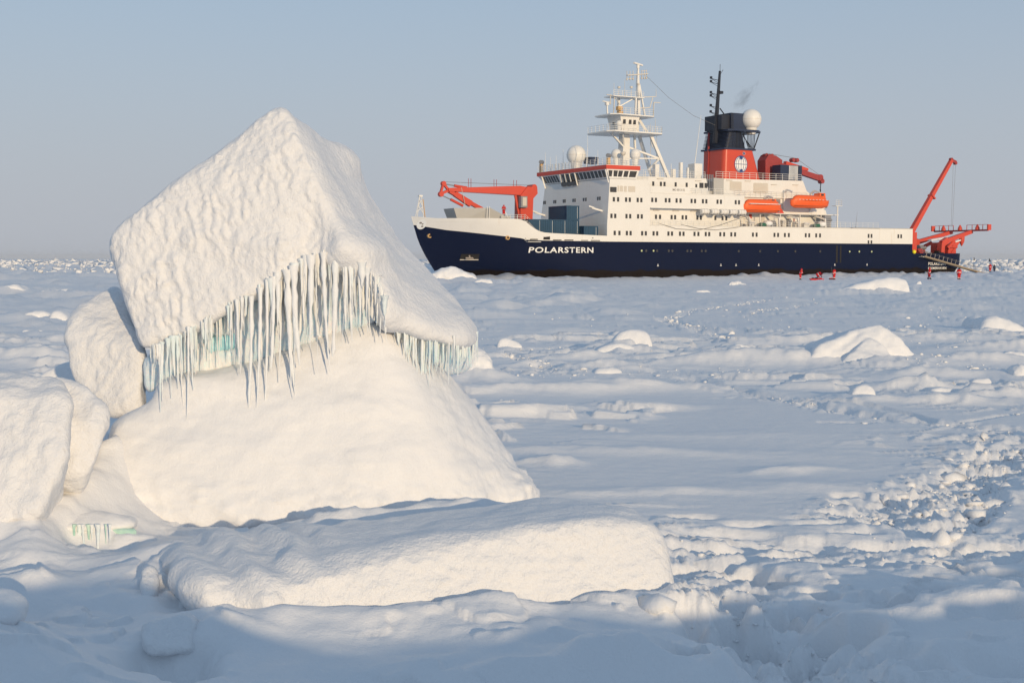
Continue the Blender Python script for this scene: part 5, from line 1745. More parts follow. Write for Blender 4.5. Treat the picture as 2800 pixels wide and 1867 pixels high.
# ---- top of the upper house
for u, y, z0, z1, w in ((49.6, -8.0, 18.2, 20.0, 0.7), (44.6, -9.5, 18.2, 20.6, 0.9), (50.6, -9, 18.2, 21.2, 0.55), (52.2, -9, 18.2, 20.3, 0.35)):
    MB().box(u - w / 2, u + w / 2, y - w / 2, y + w / 2, z0, z1).build('ventilator', M_WHITE, top)
b = MB()
b.box(54.2, 56.0, -8.5, -6.5, 17.2, 21.2)
b.build('ventilator', M_WHITE, top)
MB().cyl((55.0, -7.5, 21.2), (56.6, -7.2, 30.3), 0.09, 0.03, n=6).build('aerial', M_WHITE, top)
for u, z in ((47.0, 19.8), (48.4, 20.9), (46.0, 19.5), (52.9, 19.6), (42.6, 19.4)):
    MB().cyl((u, -9.0, 18.2), (u, -9.0, z), 0.1, 0.05, n=6).build('aerial', M_WHITE, top)

# ---- funnel
def rr_ring(u0, u1, y0, y1, r, z, n=5):
    pts = []
    for cx, cy, a0 in ((u1 - r, y1 - r, 0), (u0 + r, y1 - r, 90), (u0 + r, y0 + r, 180), (u1 - r, y0 + r, 270)):
        for k in range(n + 1):
            a = R(a0 + 90 * k / n)
            pts.append((cx + r * math.cos(a), cy + r * math.sin(a), z))
    return pts


def loft(name, rings, mat, parent):
    b = MB()
    vv = [p for rg in rings for p in rg]
    n = len(rings[0])
    b.add(vv, [(k * n + i, k * n + (i + 1) % n, (k + 1) * n + (i + 1) % n, (k + 1) * n + i) for k in range(len(rings) - 1) for i in range(n)], True)
    b.add(rings[0], [tuple(range(n - 1, -1, -1))])
    b.add(rings[-1], [tuple(range(n))])
    return b.build(name, mat, parent)


fun = loft('funnel', [rr_ring(64.8, 74.6, -3.9, 3.1, 1.0, 18.6), rr_ring(65.0, 72.4, -3.9, 3.1, 0.9, 24.65)], M_FRED, ship)
MB().prism([(64.8, 24.65), (72.7, 24.65), (72.7, 25.0), (64.8, 25.0)], -4.05, 3.25, 'y').build('funnel_rim', M_NAVY, fun)
blk = loft('funnel_top', [rr_ring(65.2, 70.6, -3.8, 3.0, 0.8, 25.0), rr_ring(66.0, 69.6, -3.8, 3.0, 0.8, 28.2)], M_BLACK, fun)
for k in range(11):
    z = 25.2 + k * 0.27
    du = (z - 25.0) * 0.25
    MB().box(65.05 + du, 67.2 + du, -3.9, 3.05, z, z + 0.1).build('slat', M_NAVY, blk)
for k in range(9):
    u = 67.0 + k * 0.36
    MB().beam((u, -3.86, 25.0), (u - 0.05, -3.86, 28.2), 0.08, 0.08).build('slat', M_NAVY, blk)
plat = MB().prism([(65.6, -4.2), (66.5, -5.0), (72.5, -5.0), (74.3, -3.5), (74.3, 2.6), (72.5, 3.6), (65.6, 3.4)], 28.2, 28.55, 'z').build('funnel_platform', M_NAVY, fun)
b = MB()
for k in range(6):
    b.beam((70.2 + k * 0.4, -4.3, 28.2), (71.0 + k * 0.28, -3.7, 25.0), 0.1, 0.1)
for k in range(5):
    b.beam((69.6, -3.8, 28.1 - k * 0.2), (71.2 + k * 0.3, -3.6, 25.0), 0.07, 0.07)
b.beam((73.6, -4.0, 28.2), (72.4, -3.8, 25.0), 0.18, 0.18)
b.beam((73.6, 2.4, 28.2), (72.4, 2.4, 25.0), 0.18, 0.18)
b.build('platform_brace', M_BLACK, fun)
st = MB().box(66.9, 70.6, -3.4, 2.4, 28.55, 31.8).build('exhaust_housing', M_NAVY, fun)
MB().box(64.9, 66.9, -3.0, 2.2, 28.55, 31.4).build('exhaust_housing', M_BLACK, fun)
for k in range(9):
    MB().box(66.82, 67.5, -3.5, -3.38, 28.8 + k * 0.33, 28.98 + k * 0.33).build('slat', M_BLACK, st)
radome((71.9, -3.4, 30.75), 2.05, 1.1, fun)
# emblem: a white globe with blue meridians and poles, a star above
em = empty('globe_emblem', (0, 0, 0), 0, fun)


def fy(u, z):
    return -3.94


def disc(name, cu_, cz_, ru, rz_, off, mat, n=28):
    b = MB()
    b.add([(cu_ + ru * math.cos(2 * math.pi * k / n), fy(0, 0) - off, cz_ + rz_ * math.sin(2 * math.pi * k / n)) for k in range(n)], [tuple(range(n))])
    return b.build(name, mat, fun)


def stroke(name, pts, w, off, mat):
    b = MB()
    for p, q in zip(pts[:-1], pts[1:]):
        b.beam((p[0], fy(0, 0) - off, p[1]), (q[0], fy(0, 0) - off, q[1]), 0.02, w)
    return b.build(name, mat, fun)


bpy.data.objects.remove(em)
EU, EZ = 69.05, 21.9
disc('emblem_globe', EU, EZ, 1.62, 1.68, 0.02, M_LBLUE)
disc('emblem_globe', EU, EZ, 1.50, 1.57, 0.04, M_LITE)
for f_ in (-0.85, -0.45, 0.0, 0.45, 0.85):
    stroke('emblem_line', [(EU + 1.45 * f_ * math.cos(a), EZ + 1.55 * math.sin(a)) for a in np.linspace(-math.pi / 2, math.pi / 2, 11)], 0.1, 0.06, M_LBLUE)
stroke('emblem_line', [(EU - 1.48, EZ), (EU + 1.48, EZ)], 0.1, 0.06, M_LBLUE)
disc('emblem_pole', EU - 0.02, EZ + 1.25, 0.36, 0.38, 0.09, M_LBLUE, 16)
disc('emblem_pole', EU + 0.05, EZ - 1.3, 0.36, 0.38, 0.09, M_LBLUE, 16)
b = MB()
sp_ = [(69.75 + (0.46 if k % 2 == 0 else 0.22) * math.cos(math.pi * k / 8), fy(0, 0) - 0.05, 24.0 + (0.46 if k % 2 == 0 else 0.22) * math.sin(math.pi * k / 8)) for k in range(16)]
b.add(sp_ + [(69.75, fy(0, 0) - 0.05, 24.0)], [(k, (k + 1) % 16, 16) for k in range(16)])
b.build('emblem_star', M_LITE, fun)
b = MB()
sp_ = [(69.75 + (0.36 if k % 2 == 0 else 0.18) * math.cos(math.pi * k / 8), fy(0, 0) - 0.07, 24.0 + (0.36 if k % 2 == 0 else 0.18) * math.sin(math.pi * k / 8)) for k in range(16)]
b.add(sp_ + [(69.75, fy(0, 0) - 0.07, 24.0)], [(k, (k + 1) % 16, 16) for k in range(16)])
b.build('emblem_star', M_LBLUE, fun)
MB().beam((64.75, 1.0, 18.7), (65.0, 1.0, 28.2), 0.3, 0.25).build('funnel_pipe', M_DRED, fun)
# funnel mast with aerial arms
fm = MB().beam((64.7, -1.2, 26.0), (65.8, -1.2, 40.0), 0.75, 0.75, 0.32, 0.32).build('funnel_mast', M_BLACK, ship)
MB().beam((64.1, -1.4, 26.0), (65.35, -1.4, 38.8), 0.12, 0.12).build('mast_ladder', M_BLACK, fm)
MB().beam((65.9, -1.2, 32.8), (67.3, -1.2, 31.4), 0.16, 0.16).build('mast_brace', M_BLACK, fm)
MB().cyl((65.85, -1.2, 40.0), (65.85, -1.2, 41.3), 0.05, n=6).beam((65.9, -1.2, 39.3), (66.6, -1.2, 40.3), 0.06, 0.06).box(65.5, 66.4, -1.6, -0.8, 35.6, 36.1).build('mast_head', M_BLACK, fm)
for z in (38.3, 37.6, 35.5, 34.9, 33.0, 31.8):
    a = MB()
    a.beam((65.3, -1.3, z - 0.15), (63.5, -1.4, z + 0.05), 0.1, 0.1)
    a.beam((65.2, -1.3, z - 0.6), (63.6, -1.4, z), 0.06, 0.06)
    a.box(63.3, 63.65, -1.6, -1.25, z, z + 0.45)
    a.build('aerial_arm', M_BLACK, fm)

# ---- boats' davits and the deck under them
def davit(u, ztop, yout=-12.8):
    b = MB()
    b.beam((u, -9.1, ztop + 0.3), (u, -10.2, ztop + 0.9), 0.3, 0.35)
    b.beam((u, -10.2, ztop + 0.9), (u, yout + 1.0, ztop + 0.4), 0.26, 0.32)
    b.beam((u, -9.3, ztop - 3.0), (u, -9.3, ztop + 0.5), 0.28, 0.35)
    b.beam((u, -9.3, 12.2), (u + 1.2, -12.0, 11.2), 0.22, 0.35)
    b.beam((u + 1.2, -12.0, 11.3), (u + 1.2, -12.2, 9.6), 0.25, 0.3)
    return b.build('davit', M_WHITE, ship)


for u, z in ((63.3, 14.6), (70.6, 14.6), (75.4, 15.9), (82.4, 15.9)):
    davit(u, z)
MB().hexa([(72.2, -10.8, 12.2), (74.2, -10.8, 12.2), (74.2, -9.2, 12.2), (72.2, -9.2, 12.2), (72.6, -9.9, 14.5), (73.3, -9.9, 14.5), (73.3, -9.2, 14.5), (72.6, -9.2, 14.5)]).build('boat_chute', M_RED, ship)
MB().box(71.6, 74.6, -9.2, -8.9, 12.0, 15.0).build('recess', M_STEEL, ship)
MB().box(62.9, 88.0, -11.2, -9.0, 12.05, 12.2).build('boat_platform', M_WHITE, ship)
for u in (63.0, 68.0, 73.0, 78.0, 83.5, 86.0):
    MB().beam((u, -11.0, 9.6), (u, -11.0, 12.1), 0.16, 0.16).build('deck_post', M_WHITE, ship)
b = MB()
for k in range(7):
    b.box(63.0 + k * 0.28, 63.35 + k * 0.28, -12.2, -11.4, 11.6 - k * 0.3, 11.66 - k * 0.3)
b.beam((63.0, -12.25, 11.8), (65.0, -12.25, 9.7), 0.06, 0.2)
b.build('stair', M_STEEL, ship)
for u, w, h_, mt in ((65.4, 1.0, 0.9, M_WHITE), (70.6, 0.8, 1.2, M_STEEL), (73.2, 0.6, 1.3, M_LOUVRE), (74.8, 0.5, 1.6, M_STEEL), (76.4, 0.6, 1.0, M_LOUVRE), (79.0, 1.2, 0.8, M_WHITE), (84.6, 1.7, 2.4, M_STEEL)):
    p = MB()
    p.box(u - w / 2, u + w / 2, -11.8, -11.0, 9.62, 9.62 + h_)
    p.cyl((u - w / 2, -11.9, 9.9 + h_ * 0.5), (u + w / 2, -11.9, 9.9 + h_ * 0.5), 0.22, n=8)
    p.build('winch', mt, ship)
MB().box(67.0, 67.6, -9.1, -8.95, 11.2, 12.0).build('hose_locker', M_RED, cas)
MB().box(78.2, 78.4, -9.1, -8.95, 10.4, 11.4).build('hose_locker', M_RED, cas)
for u in (70.0, 76.6, 85.2):
    MB().box(u, u + 0.8, -9.1, -8.95, 9.7, 11.7).build('door', M_LOUVRE, cas)
# lookout stand beside the aft boat
b = MB()
b.cyl((86.6, -12.3, 9.6), (86.6, -12.3, 13.8), 0.14, n=8)
b.box(85.9, 87.6, -12.6, -11.4, 13.8, 13.9)
b.build('lookout_stand', M_WHITE, ship)
rail('railing', [(86.0, -12.5, 13.9), (87.5, -12.5, 13.9), (87.5, -11.5, 13.9)], ship, 1.1, 0.7, 0.035)
MB().cyl((92.0, -11.8, 9.6), (92.4, -11.8, 12.8), 0.05, 0.02, n=5).build('aerial', M_STEEL, ship)
for pts in ([(43.2, -12.6, 9.8), (47.0, -12.62, 8.9), (52.0, -12.62, 8.7), (57.0, -12.62, 9.7), (63.0, -12.5, 11.4)], [(48.0, -12.6, 9.7), (52.0, -12.62, 9.0), (56.0, -12.62, 8.8), (60.0, -12.62, 9.2), (63.5, -12.5, 9.7)]):
    MB().tube(pts, 0.045, 5).build('mooring_line', M_ROPE, ship)

# ---- foredeck: crane, breakwater, bow mast
cr = empty('foredeck_crane', (0, 0, 0), 0, ship)


def crane_part(name, b, mat=None):
    return b.build(name, mat or M_RED, cr)


crane_part('crane_tower', MB().prism([(21.0, 9.8), (23.5, 9.8), (23.7, 14.3), (24.6, 15.2), (24.5, 16.3), (22.5, 16.4), (21.1, 14.8)], -1.1, 1.1, 'y'))
crane_part('crane_boom', MB().hexa([(7.0, -0.5, 15.2), (21.1, -0.8, 14.85), (21.1, 0.8, 14.85), (7.0, 0.5, 15.2), (7.0, -0.5, 15.75), (21.1, -0.8, 16.5), (21.1, 0.8, 16.5), (7.0, 0.5, 15.75)]))
crane_part('crane_boom', MB().prism([(21.1, 14.85), (24.2, 15.3), (24.2, 16.1), (21.1, 16.5)], -0.82, 0.82, 'y'))
crane_part('crane_jib', MB().beam((7.3, 0, 15.2), (13.8, 0, 12.2), 0.8, 0.55, 0.5, 0.7).beam((8.4, 0, 14.8), (11.5, 0, 13.1), 0.7, 0.9, 0.7, 1.1))
b = MB()
b.beam((6.2, 0, 16.5), (5.6, 0, 14.7), 0.5, 0.35)
b.beam((6.2, 0, 16.5), (7.1, 0, 15.5), 0.5, 0.4)
b.beam((5.6, 0, 14.7), (7.1, 0, 15.3), 0.5, 0.45)
b.cyl((6.2, -0.35, 16.5), (6.2, 0.35, 16.5), 0.42, n=12)
b.cyl((5.7, -0.35, 14.65), (5.7, 0.35, 14.65), 0.45, n=12)
crane_part('crane_knuckle', b)
crane_part('hydraulic_ram', MB().cyl((8.3, 0, 16.2), (10.8, 0, 15.9), 0.24, n=10))
crane_part('hydraulic_ram', MB().cyl((7.6, 0, 13.8), (10.0, 0, 12.75), 0.24, n=10))
crane_part('ram_rod', MB().cyl((6.3, 0, 16.45), (8.3, 0, 16.2), 0.1, n=8).cyl((5.8, 0, 14.5), (7.6, 0, 13.8), 0.1, n=8), M_STEEL)
crane_part('hydraulic_ram', MB().cyl((20.3, -0.5, 14.8), (21.2, -0.5, 10.5), 0.26, 0.2, n=10))
crane_part('crane_cab', MB().box(20.7, 22.0, -1.9, -1.05, 12.6, 14.6), M_STEEL)
crane_part('cab_window', MB().box(21.0, 21.8, -1.96, -1.85, 12.9, 14.4), M_LOUVRE)
crane_part('winch', MB().cyl((24.0, -1.0, 16.3), (24.0, 1.0, 16.3), 0.55, n=14))
for u in (10.9, 11.4, 16.0, 16.5, 20.0, 20.6):
    crane_part('handrail_post', MB().cyl((u, -0.4, 15.9), (u, -0.4, 17.5), 0.05, n=5), M_DRED)
crane_part('crane_wire', MB().tube([(6.3, 0, 16.8), (24.0, 0, 16.7)], 0.035, 4), M_ROPE)
crane_part('lashing', MB().tube([(9.4, -0.6, 15.9), (10.3, -0.6, 12.2)], 0.05, 4), M_LOUVRE)
bw = MB().hexa([(7.5, -3.0, 9.85), (17.0, -6.5, 9.85), (17.0, -5.5, 9.85), (8.2, 2.0, 9.85), (6.8, -2.8, 12.2), (12.5, -5.5, 12.25), (12.7, -4.8, 12.25), (7.2, 2.0, 12.2)])
bwo = bw.build('breakwater', M_GREYP, ship)
for u, y in ((11.8, -5.6), (12.2, -5.7)):
    MB().beam((u, y, 9.9), (u, y, 12.5), 0.09, 0.09).build('stanchion', M_WHITE, bwo)
MB().beam((15.0, -6.3, 11.6), (15.7, -6.6, 9.9), 0.09, 0.09).build('stanchion', M_WHITE, bwo)
b = MB()
for p, q in (((0.6, -0.4, 10.4), (1.6, -0.1, 14.2)), ((2.2, -0.4, 10.4), (1.95, -0.1, 14.2)), ((1.4, 0.6, 10.4), (1.75, 0.1, 14.2)), ((0.9, -0.3, 11.5), (2.1, -0.3, 12.4)), ((2.1, -0.3, 11.4), (1.2, -0.3, 12.6)), ((1.3, -0.2, 12.8), (2.0, -0.2, 13.5)), ((2.0, -0.2, 12.7), (1.5, -0.2, 13.7))):
    b.beam(p, q, 0.1, 0.1)
b.box(1.45, 2.1, -0.3, 0.3, 14.1, 14.4)
bm_ = b.build('bow_mast', M_WHITE, ship)
MB().beam((2.45, -0.5, 10.4), (2.2, -0.2, 13.7), 0.12, 0.12).build('bow_mast_pole', M_OCHRE, bm_)
for y, z in ((9.0, 12.2), (-10.6, 12.4)):
    MB().beam((32.2, y, z - 0.5), (30.0, y, z), 0.3, 0.3).beam((30.4, y, z), (29.3, y, z + 0.3), 0.5, 0.25).build('floodlight_arm', M_WHITE, fwd)

# ---- crane behind the funnel
ac = empty('deck_crane', (0, 0, 0), 0, ship)
MB().prism([(76.0, 18.7), (79.2, 18.7), (79.2, 22.0), (80.3, 22.1), (80.3, 23.2), (78.6, 24.0), (76.8, 24.2), (75.9, 23.0)], -3.2, -0.8, 'y').build('crane_house', M_DRED, ac)
MB().beam((80.0, -2.0, 22.4), (91.2, -2.0, 20.0), 1.2, 0.8, 0.9, 1.1).build('crane_boom', M_DRED, ac)
MB().beam((82.0, -2.0, 22.6), (88.0, -2.0, 21.6), 0.9, 1.0, 0.8, 0.5).build('crane_boom', M_RED, ac)
MB().cyl((91.4, -2.5, 20.1), (91.4, -1.5, 20.1), 0.65, n=14).cyl((91.9, -2.5, 19.4), (91.9, -1.5, 19.4), 0.5, n=12).build('sheave', M_DRED, ac)
for u in (76.9, 78.3, 84.0, 85.0):
    MB().cyl((u, -2.5, 23.4 if u > 80 else 24.0), (u, -1.5, 23.4 if u > 80 else 24.0), 0.42, n=12).build('sheave', M_DRED, ac)
MB().tube([(78.4, -2, 24.4), (85.0, -2, 23.8), (91.3, -2, 20.7)], 0.04, 4).tube([(77.0, -2, 24.5), (84.0, -2, 23.9)], 0.04, 4).build('crane_wire', M_ROPE, ac)
MB().tube([(91.8, -2.0, 19.0), (91.7, -2.0, 17.6)], 0.09, 6).cyl((91.7, -2.0, 17.7), (91.8, -2.0, 16.9), 0.16, 0.05, n=8).build('crane_hook', M_SHADE, ac)

# ---- stern crane, frame and gear
sc_ = empty('stern_crane', (0, 0, 0), 0, ship)
MB().beam((110.3, -9.0, 8.6), (122.2, -9.0, 24.4), 0.9, 1.0, 0.65, 0.7).build('crane_boom', M_RED, sc_)
MB().box(109.3, 111.3, -10.0, -8.0, 3.6, 9.0).build('crane_post', M_RED, sc_)
MB().cyl((122.1, -9.3, 24.5), (122.1, -8.7, 24.5), 0.4, n=10).beam((122.1, -9.0, 24.4), (123.5, -9.0, 24.0), 0.5, 0.6).cyl((123.4, -9.3, 23.8), (123.4, -8.7, 23.8), 0.35, n=10).build('sheave', M_DRED, sc_)
MB().beam((116.0, -9.0, 16.9), (117.0, -9.0, 16.1), 1.3, 0.3).build('boom_collar', M_RED, sc_)
MB().tube([(122.8, -9.0, 24.0), (122.6, -9.0, 10.3)], 0.03, 4).tube([(123.5, -9.0, 23.6), (123.0, -9.0, 10.3)], 0.03, 4).build('crane_wire', M_ROPE, sc_)
af = empty('stern_frame', (0, 0, 0), 0, ship)
for y, u0, u1, z0 in ((-4.8, 115.6, 127.6, 6.4), (-11.0, 117.5, 126.6, 6.6)):
    b = MB()
    b.beam((u0, y, z0), (u0 + 1.6, y, z0 + 0.8), 0.9, 1.3)
    b.beam((u0 + 0.8, y, z0 + 0.5), (u1, y, 9.3), 0.9, 0.95, 0.7, 0.75)
    b.beam((u0, y, z0 + 0.3), (u0 - 0.3, y, 3.6), 1.0, 1.2)
    b.build('frame_arm', M_RED, af)
MB().beam((127.0, -0.6, 9.5), (126.2, -15.6, 9.5), 0.45, 0.35).build('frame_beam', M_DRED, af)
b = MB()
for y in np.linspace(-0.6, -6.0, 5).tolist() + np.linspace(-9.8, -15.6, 5).tolist():
    u = 127.0 + (y + 0.6) / 15.0 * 0.8
    b.beam((u, y, 9.6), (u, y, 10.7), 0.1, 0.1)
b.beam((127.0, -0.6, 10.7), (126.7, -6.0, 10.7), 0.08, 0.08)
b.beam((126.5, -9.8, 10.7), (126.2, -15.6, 10.7), 0.08, 0.08)
b.build('catwalk_rail', M_RED, af)
for y in (-0.6, -15.6):
    MB().box(126.0, 127.0, y - 0.15, y + 0.15, 9.5, 10.7).build('catwalk_end', M_RED, af)
for y in (-3.4, -7.9, -12.5):
    MB().lathe((126.6, y, 9.6), [(0.5, 0.0), (0.45, 0.5), (0.2, 1.0), (0.05, 1.2)], 10).build('sheave_block', M_RED, af)
b = MB()
b.lathe((126.4, -8.6, 6.2), [(0.08, 0.0), (0.25, 0.3), (0.55, 0.9), (0.62, 1.8), (0.5, 2.5), (0.3, 2.8)], 12)
b.build('hanging_block', M_RED, af)
for y, dz in ((-4.8, 0), (-11.0, 0.3)):
    MB().cyl((117.5 - (0 if y > -8 else -2), y + 0.2, 5.4 + dz), (121.5, y + 0.2, 6.9 + dz), 0.4, n=10).build('hydraulic_ram', M_RED, af)
gear = [((112.2, 114.0), (-9.5, -7.5), 5.6, M_DRED), ((114.4, 116.0), (-8.0, -6.4), 6.4, M_STEEL), ((117.4, 119.0), (-9.6, -8.2), 6.9, M_RED), ((119.6, 120.8), (-8.6, -6.4), 6.0, M_RED), ((121.4, 123.8), (-9.4, -6.6), 6.6, M_RED), ((110.6, 112.0), (-11.6, -10.2), 4.9, M_DRED), ((116.2, 117.4), (-11.4, -10.0), 5.2, M_SHADE), ((112.6, 113.8), (-11.2, -9.8), 5.0, M_STEEL)]
for (u0, u1), (y0, y1), zt, mt in gear:
    b = MB()
    b.box(u0, u1, y0, y1, 3.6, zt - 0.4)
    b.box(u0 + 0.15, u1 - 0.25, y0 + 0.2, y1 - 0.1, zt - 0.4, zt)
    b.cyl((u0 - 0.1, y0 - 0.05, zt - 0.6), (u1 + 0.1, y0 - 0.05, zt - 0.6), 0.3, n=8)
    b.beam((u0, y0 - 0.1, 3.8), (u1, y0 - 0.1, zt - 0.2), 0.12, 0.12)
    b.build('deck_gear', mt, ship)
MB().prism([(122.2, 6.6), (124.6, 7.3), (124.6, 6.9), (123.4, 5.6)], -9.6, -6.8, 'y').build('gear_hood', M_RED, ship)
for p, q in (((117.0, -8.2, 7.4), (122.3, -8.2, 8.1)), ((121.4, -9.4, 6.75), (124.6, -9.4, 7.45))):
    MB().beam(p, q, 1.1, 0.28).build('snow_load', M_SNOW, ship)
o = tag(MB().ball((0, 0, 0), 0.42, 0.42, 14, 10).build('mooring_buoy', M_YEL), 'yellow float hanging at the step of the stern hull', 'buoy')
o.location = SHIP_M @ Vector((107.9, -12.4, 4.9))

# ================================================================== things standing on or hanging from the ship
def container(loc, ln, w, h_, label, mat=None):
    """loc: near bottom forward corner; w along the ship, ln across it (away from us)"""
    mat = mat or M_CONT
    root = sh_empty('shipping_container', (loc[0] + w / 2, loc[1] + ln / 2, loc[2]))
    tag(root, label, 'container', 'blue containers on the foredeck')
    a, b_ = w / 2, ln / 2
    MB().box(-a + 0.05, a - 0.05, -b_ + 0.05, b_ - 0.05, 0.06, h_ - 0.05).build('body', mat, root)
    fr = MB()
    for x in (-a, a):
        for y in (-b_, b_):
            fr.box(x - 0.07, x + 0.07, y - 0.07, y + 0.07, 0, h_)
    for z in (0.08, h_ - 0.08):
        for x in (-a, a):
            fr.box(x - 0.05, x + 0.05, -b_ + 0.071, b_ - 0.071, z - 0.08, z + 0.08)
        for y in (-b_, b_):
            fr.box(-a + 0.071, a - 0.071, y - 0.05, y + 0.05, z - 0.08, z + 0.08)
    fr.build('frame', mat, root)
    rb = MB()
    n = int(ln / 0.28)
    for k in range(n):
        y = -b_ + 0.2 + k * (ln - 0.4) / max(1, n - 1)
        rb.box(-a + 0.01, -a + 0.05, y - 0.06, y + 0.06, 0.2, h_ - 0.2)
        rb.box(a - 0.05, a - 0.01, y - 0.06, y + 0.06, 0.2, h_ - 0.2)
    tag(rb.build('corrugation', mat, root), kind='stuff')
    for sgn in (-1, 1):
        dr = MB().box(min(sgn * 0.02, sgn * (a - 0.1)), max(sgn * 0.02, sgn * (a - 0.1)), -b_ - 0.02, -b_ + 0.04, 0.18, h_ - 0.18).build('door', mat, root)
        for k in (0.35, 0.75):
            MB().cyl((sgn * a * k, -b_ - 0.05, 0.2), (sgn * a * k, -b_ - 0.05, h_ - 0.2), 0.03, n=6).build('locking_rod', M_LITE if (k > 0.5 and sgn > 0) else mat, dr)
    return root


container((17.2, -10.6, 7.7), 6.0, 2.44, 2.55, 'foremost blue container of the lower row, next to the foredeck stair')
container((19.75, -10.6, 7.7), 6.0, 2.44, 2.55, 'second blue container of the lower row on the well deck')
container((22.3, -10.6, 7.7), 6.0, 2.44, 2.55, 'third blue container of the lower row, left of the stacked pair')
container((24.85, -10.6, 7.7), 6.0, 2.44, 2.55, 'lower blue container of the stacked pair before the bridge front')
container((24.85, -10.6, 10.27), 6.0, 2.44, 2.45, 'upper blue container, on top of the row before the bridge front')
container((27.6, -11.9, 6.9), 2.6, 2.8, 2.3, 'small blue container nearest the ship side before the bridge front')
MB().box(17.0, 27.6, -10.6, -4.4, 6.45, 7.69).build('container_bed', M_GREYP, ship)
MB().box(27.5, 30.5, -12.0, -9.2, 6.45, 6.89).build('container_bed', M_GREYP, ship)
# container and vents behind the funnel
aft_c = sh_empty('shipping_container', (79.8, -5.2, 18.75))
tag(aft_c, 'dark blue ribbed container behind the ship rail, under the deck crane', 'container')
MB().box(-2.8, 2.8, -1.2, 1.2, 0.0, 3.2).build('body', M_NAVY, aft_c)
for k in range(9):
    MB().box(-0.6 + k * 0.3, -0.46 + k * 0.3, -1.28, -1.2, 0.3, 3.1).build('rib', M_LITE if k < 8 else M_NAVY, aft_c)


def lifeboat(loc, ln, hgt, label, house_at, house_h):
    """closed lifeboat, bow forward (-x); loc: keel middle"""
    root = sh_empty('lifeboat', loc)
    tag(root, label, 'lifeboat', 'orange lifeboats')
    hb = 1.45

    def ring(t, z0, z1, wmul, n=6):
        pass
    secs = []
    N = 18
    b = MB()
    for i in range(N + 1):
        t = i / N
        x = -ln / 2 + ln * t
        fore = math.sin(math.pi * min(1, t / 0.7) / 2) ** 0.6 if t < 0.7 else 1 - 0.35 * ((t - 0.7) / 0.3) ** 2
        w = hb * max(0.06, fore)
        keel = 0.5 * (1 - min(1, t / 0.16)) ** 2 + 0.25 * max(0, (t - 0.88) / 0.12)
        gun = hgt * 0.55 + 0.18 * abs(2 * t - 1) ** 2
        b.v += [(x, -w, gun), (x, -w * 0.92, gun * 0.55 + keel * 0.3), (x, -w * 0.55, keel + 0.1), (x, 0, keel), (x, w * 0.55, keel + 0.1), (x, w * 0.92, gun * 0.55 + keel * 0.3), (x, w, gun)]
    for i in range(N):
        for k in range(6):
            a = i * 7 + k
            b.f.append((a, a + 1, a + 8, a + 7)); b.sm.append(True)
    for i in (0, N):
        b.f.append(tuple(i * 7 + k for k in range(7))); b.sm.append(False)
    hull_ = b.build('hull', M_ORANGE, root)
    c = MB()
    for i in range(N + 1):
        t = i / N
        x = -ln / 2 * 0.93 + ln * 0.93 * t
        fore = math.sin(math.pi * min(1, t / 0.7) / 2) ** 0.6 if t < 0.7 else 1 - 0.35 * ((t - 0.7) / 0.3) ** 2
        w = hb * 0.93 * max(0.06, fore)
        gun = hgt * 0.55 + 0.1
        hi_ = gun + (hgt * 0.40) * min(1, (t / 0.14) ** 0.6, ((1 - t) / 0.1 + 0.001) ** 0.6)
        c.v += [(x, -w, gun - 0.02), (x, -w * 0.9, gun + (hi_ - gun) * 0.6), (x, -w * 0.5, hi_), (x, w * 0.5, hi_), (x, w * 0.9, gun + (hi_ - gun) * 0.6), (x, w, gun - 0.02)]
    for i in range(N):
        for k in range(5):
            a = i * 6 + k
            c.f.append((a, a + 1, a + 7, a + 6)); c.sm.append(True)
    for i in (0, N):
        c.f.append(tuple(i * 6 + k for k in range(6))); c.sm.append(False)
    c.build('canopy', M_ORANGE, root)
    hu = -ln / 2 + ln * house_at
    wh = MB().hexa([(hu - 0.9, -0.9, hgt * 0.8), (hu + 0.8, -0.9, hgt * 0.8), (hu + 0.8, 0.9, hgt * 0.8), (hu - 0.9, 0.9, hgt * 0.8), (hu - 0.6, -0.8, hgt * 0.8 + house_h), (hu + 0.75, -0.8, hgt * 0.8 + house_h), (hu + 0.75, 0.8, hgt * 0.8 + house_h), (hu - 0.6, 0.8, hgt * 0.8 + house_h)]).build('wheelhouse', M_ORANGE, root)
    MB().box(hu - 0.35, hu + 0.25, -0.97, -0.8, hgt * 0.8 + house_h * 0.45, hgt * 0.8 + house_h * 0.85).build('window', M_GLASS, wh)
    for k in range(9):
        x = -ln / 2 * 0.75 + ln * 0.75 * k / 8
        MB().box(x - 0.22, x + 0.22, -hb - 0.0, -hb + 0.12, hgt * 0.62, hgt * 0.62 + 0.06).build('grab_line', M_LITE, root)
    MB().beam((-ln / 2 * 0.9, -hb * 0.9, hgt * 0.22), (ln / 2 * 0.9, -hb * 0.85, hgt * 0.22), 0.12, 0.12).build('bilge_rail', M_ORANGE, root)
    MB().cyl((ln / 2 - 0.1, 0, 0.35), (ln / 2 + 0.35, 0, 0.35), 0.22, n=8).build('propeller_guard', M_STEEL, root)
    return root


lifeboat((66.9, -12.3, 12.15), 8.6, 2.55, 'forward orange closed lifeboat, streaked with snow, hanging lower of the two', 0.78, 0.55)
lifeboat((78.9, -12.3, 13.25), 9.0, 2.5, 'aft orange lifeboat with a tall square wheelhouse, hanging nearest the flight deck', 0.82, 0.95)
MB().box(63.4, 70.6, -13.62, -13.3, 13.72, 13.84).build('snow_streak', M_SNOW, ship)

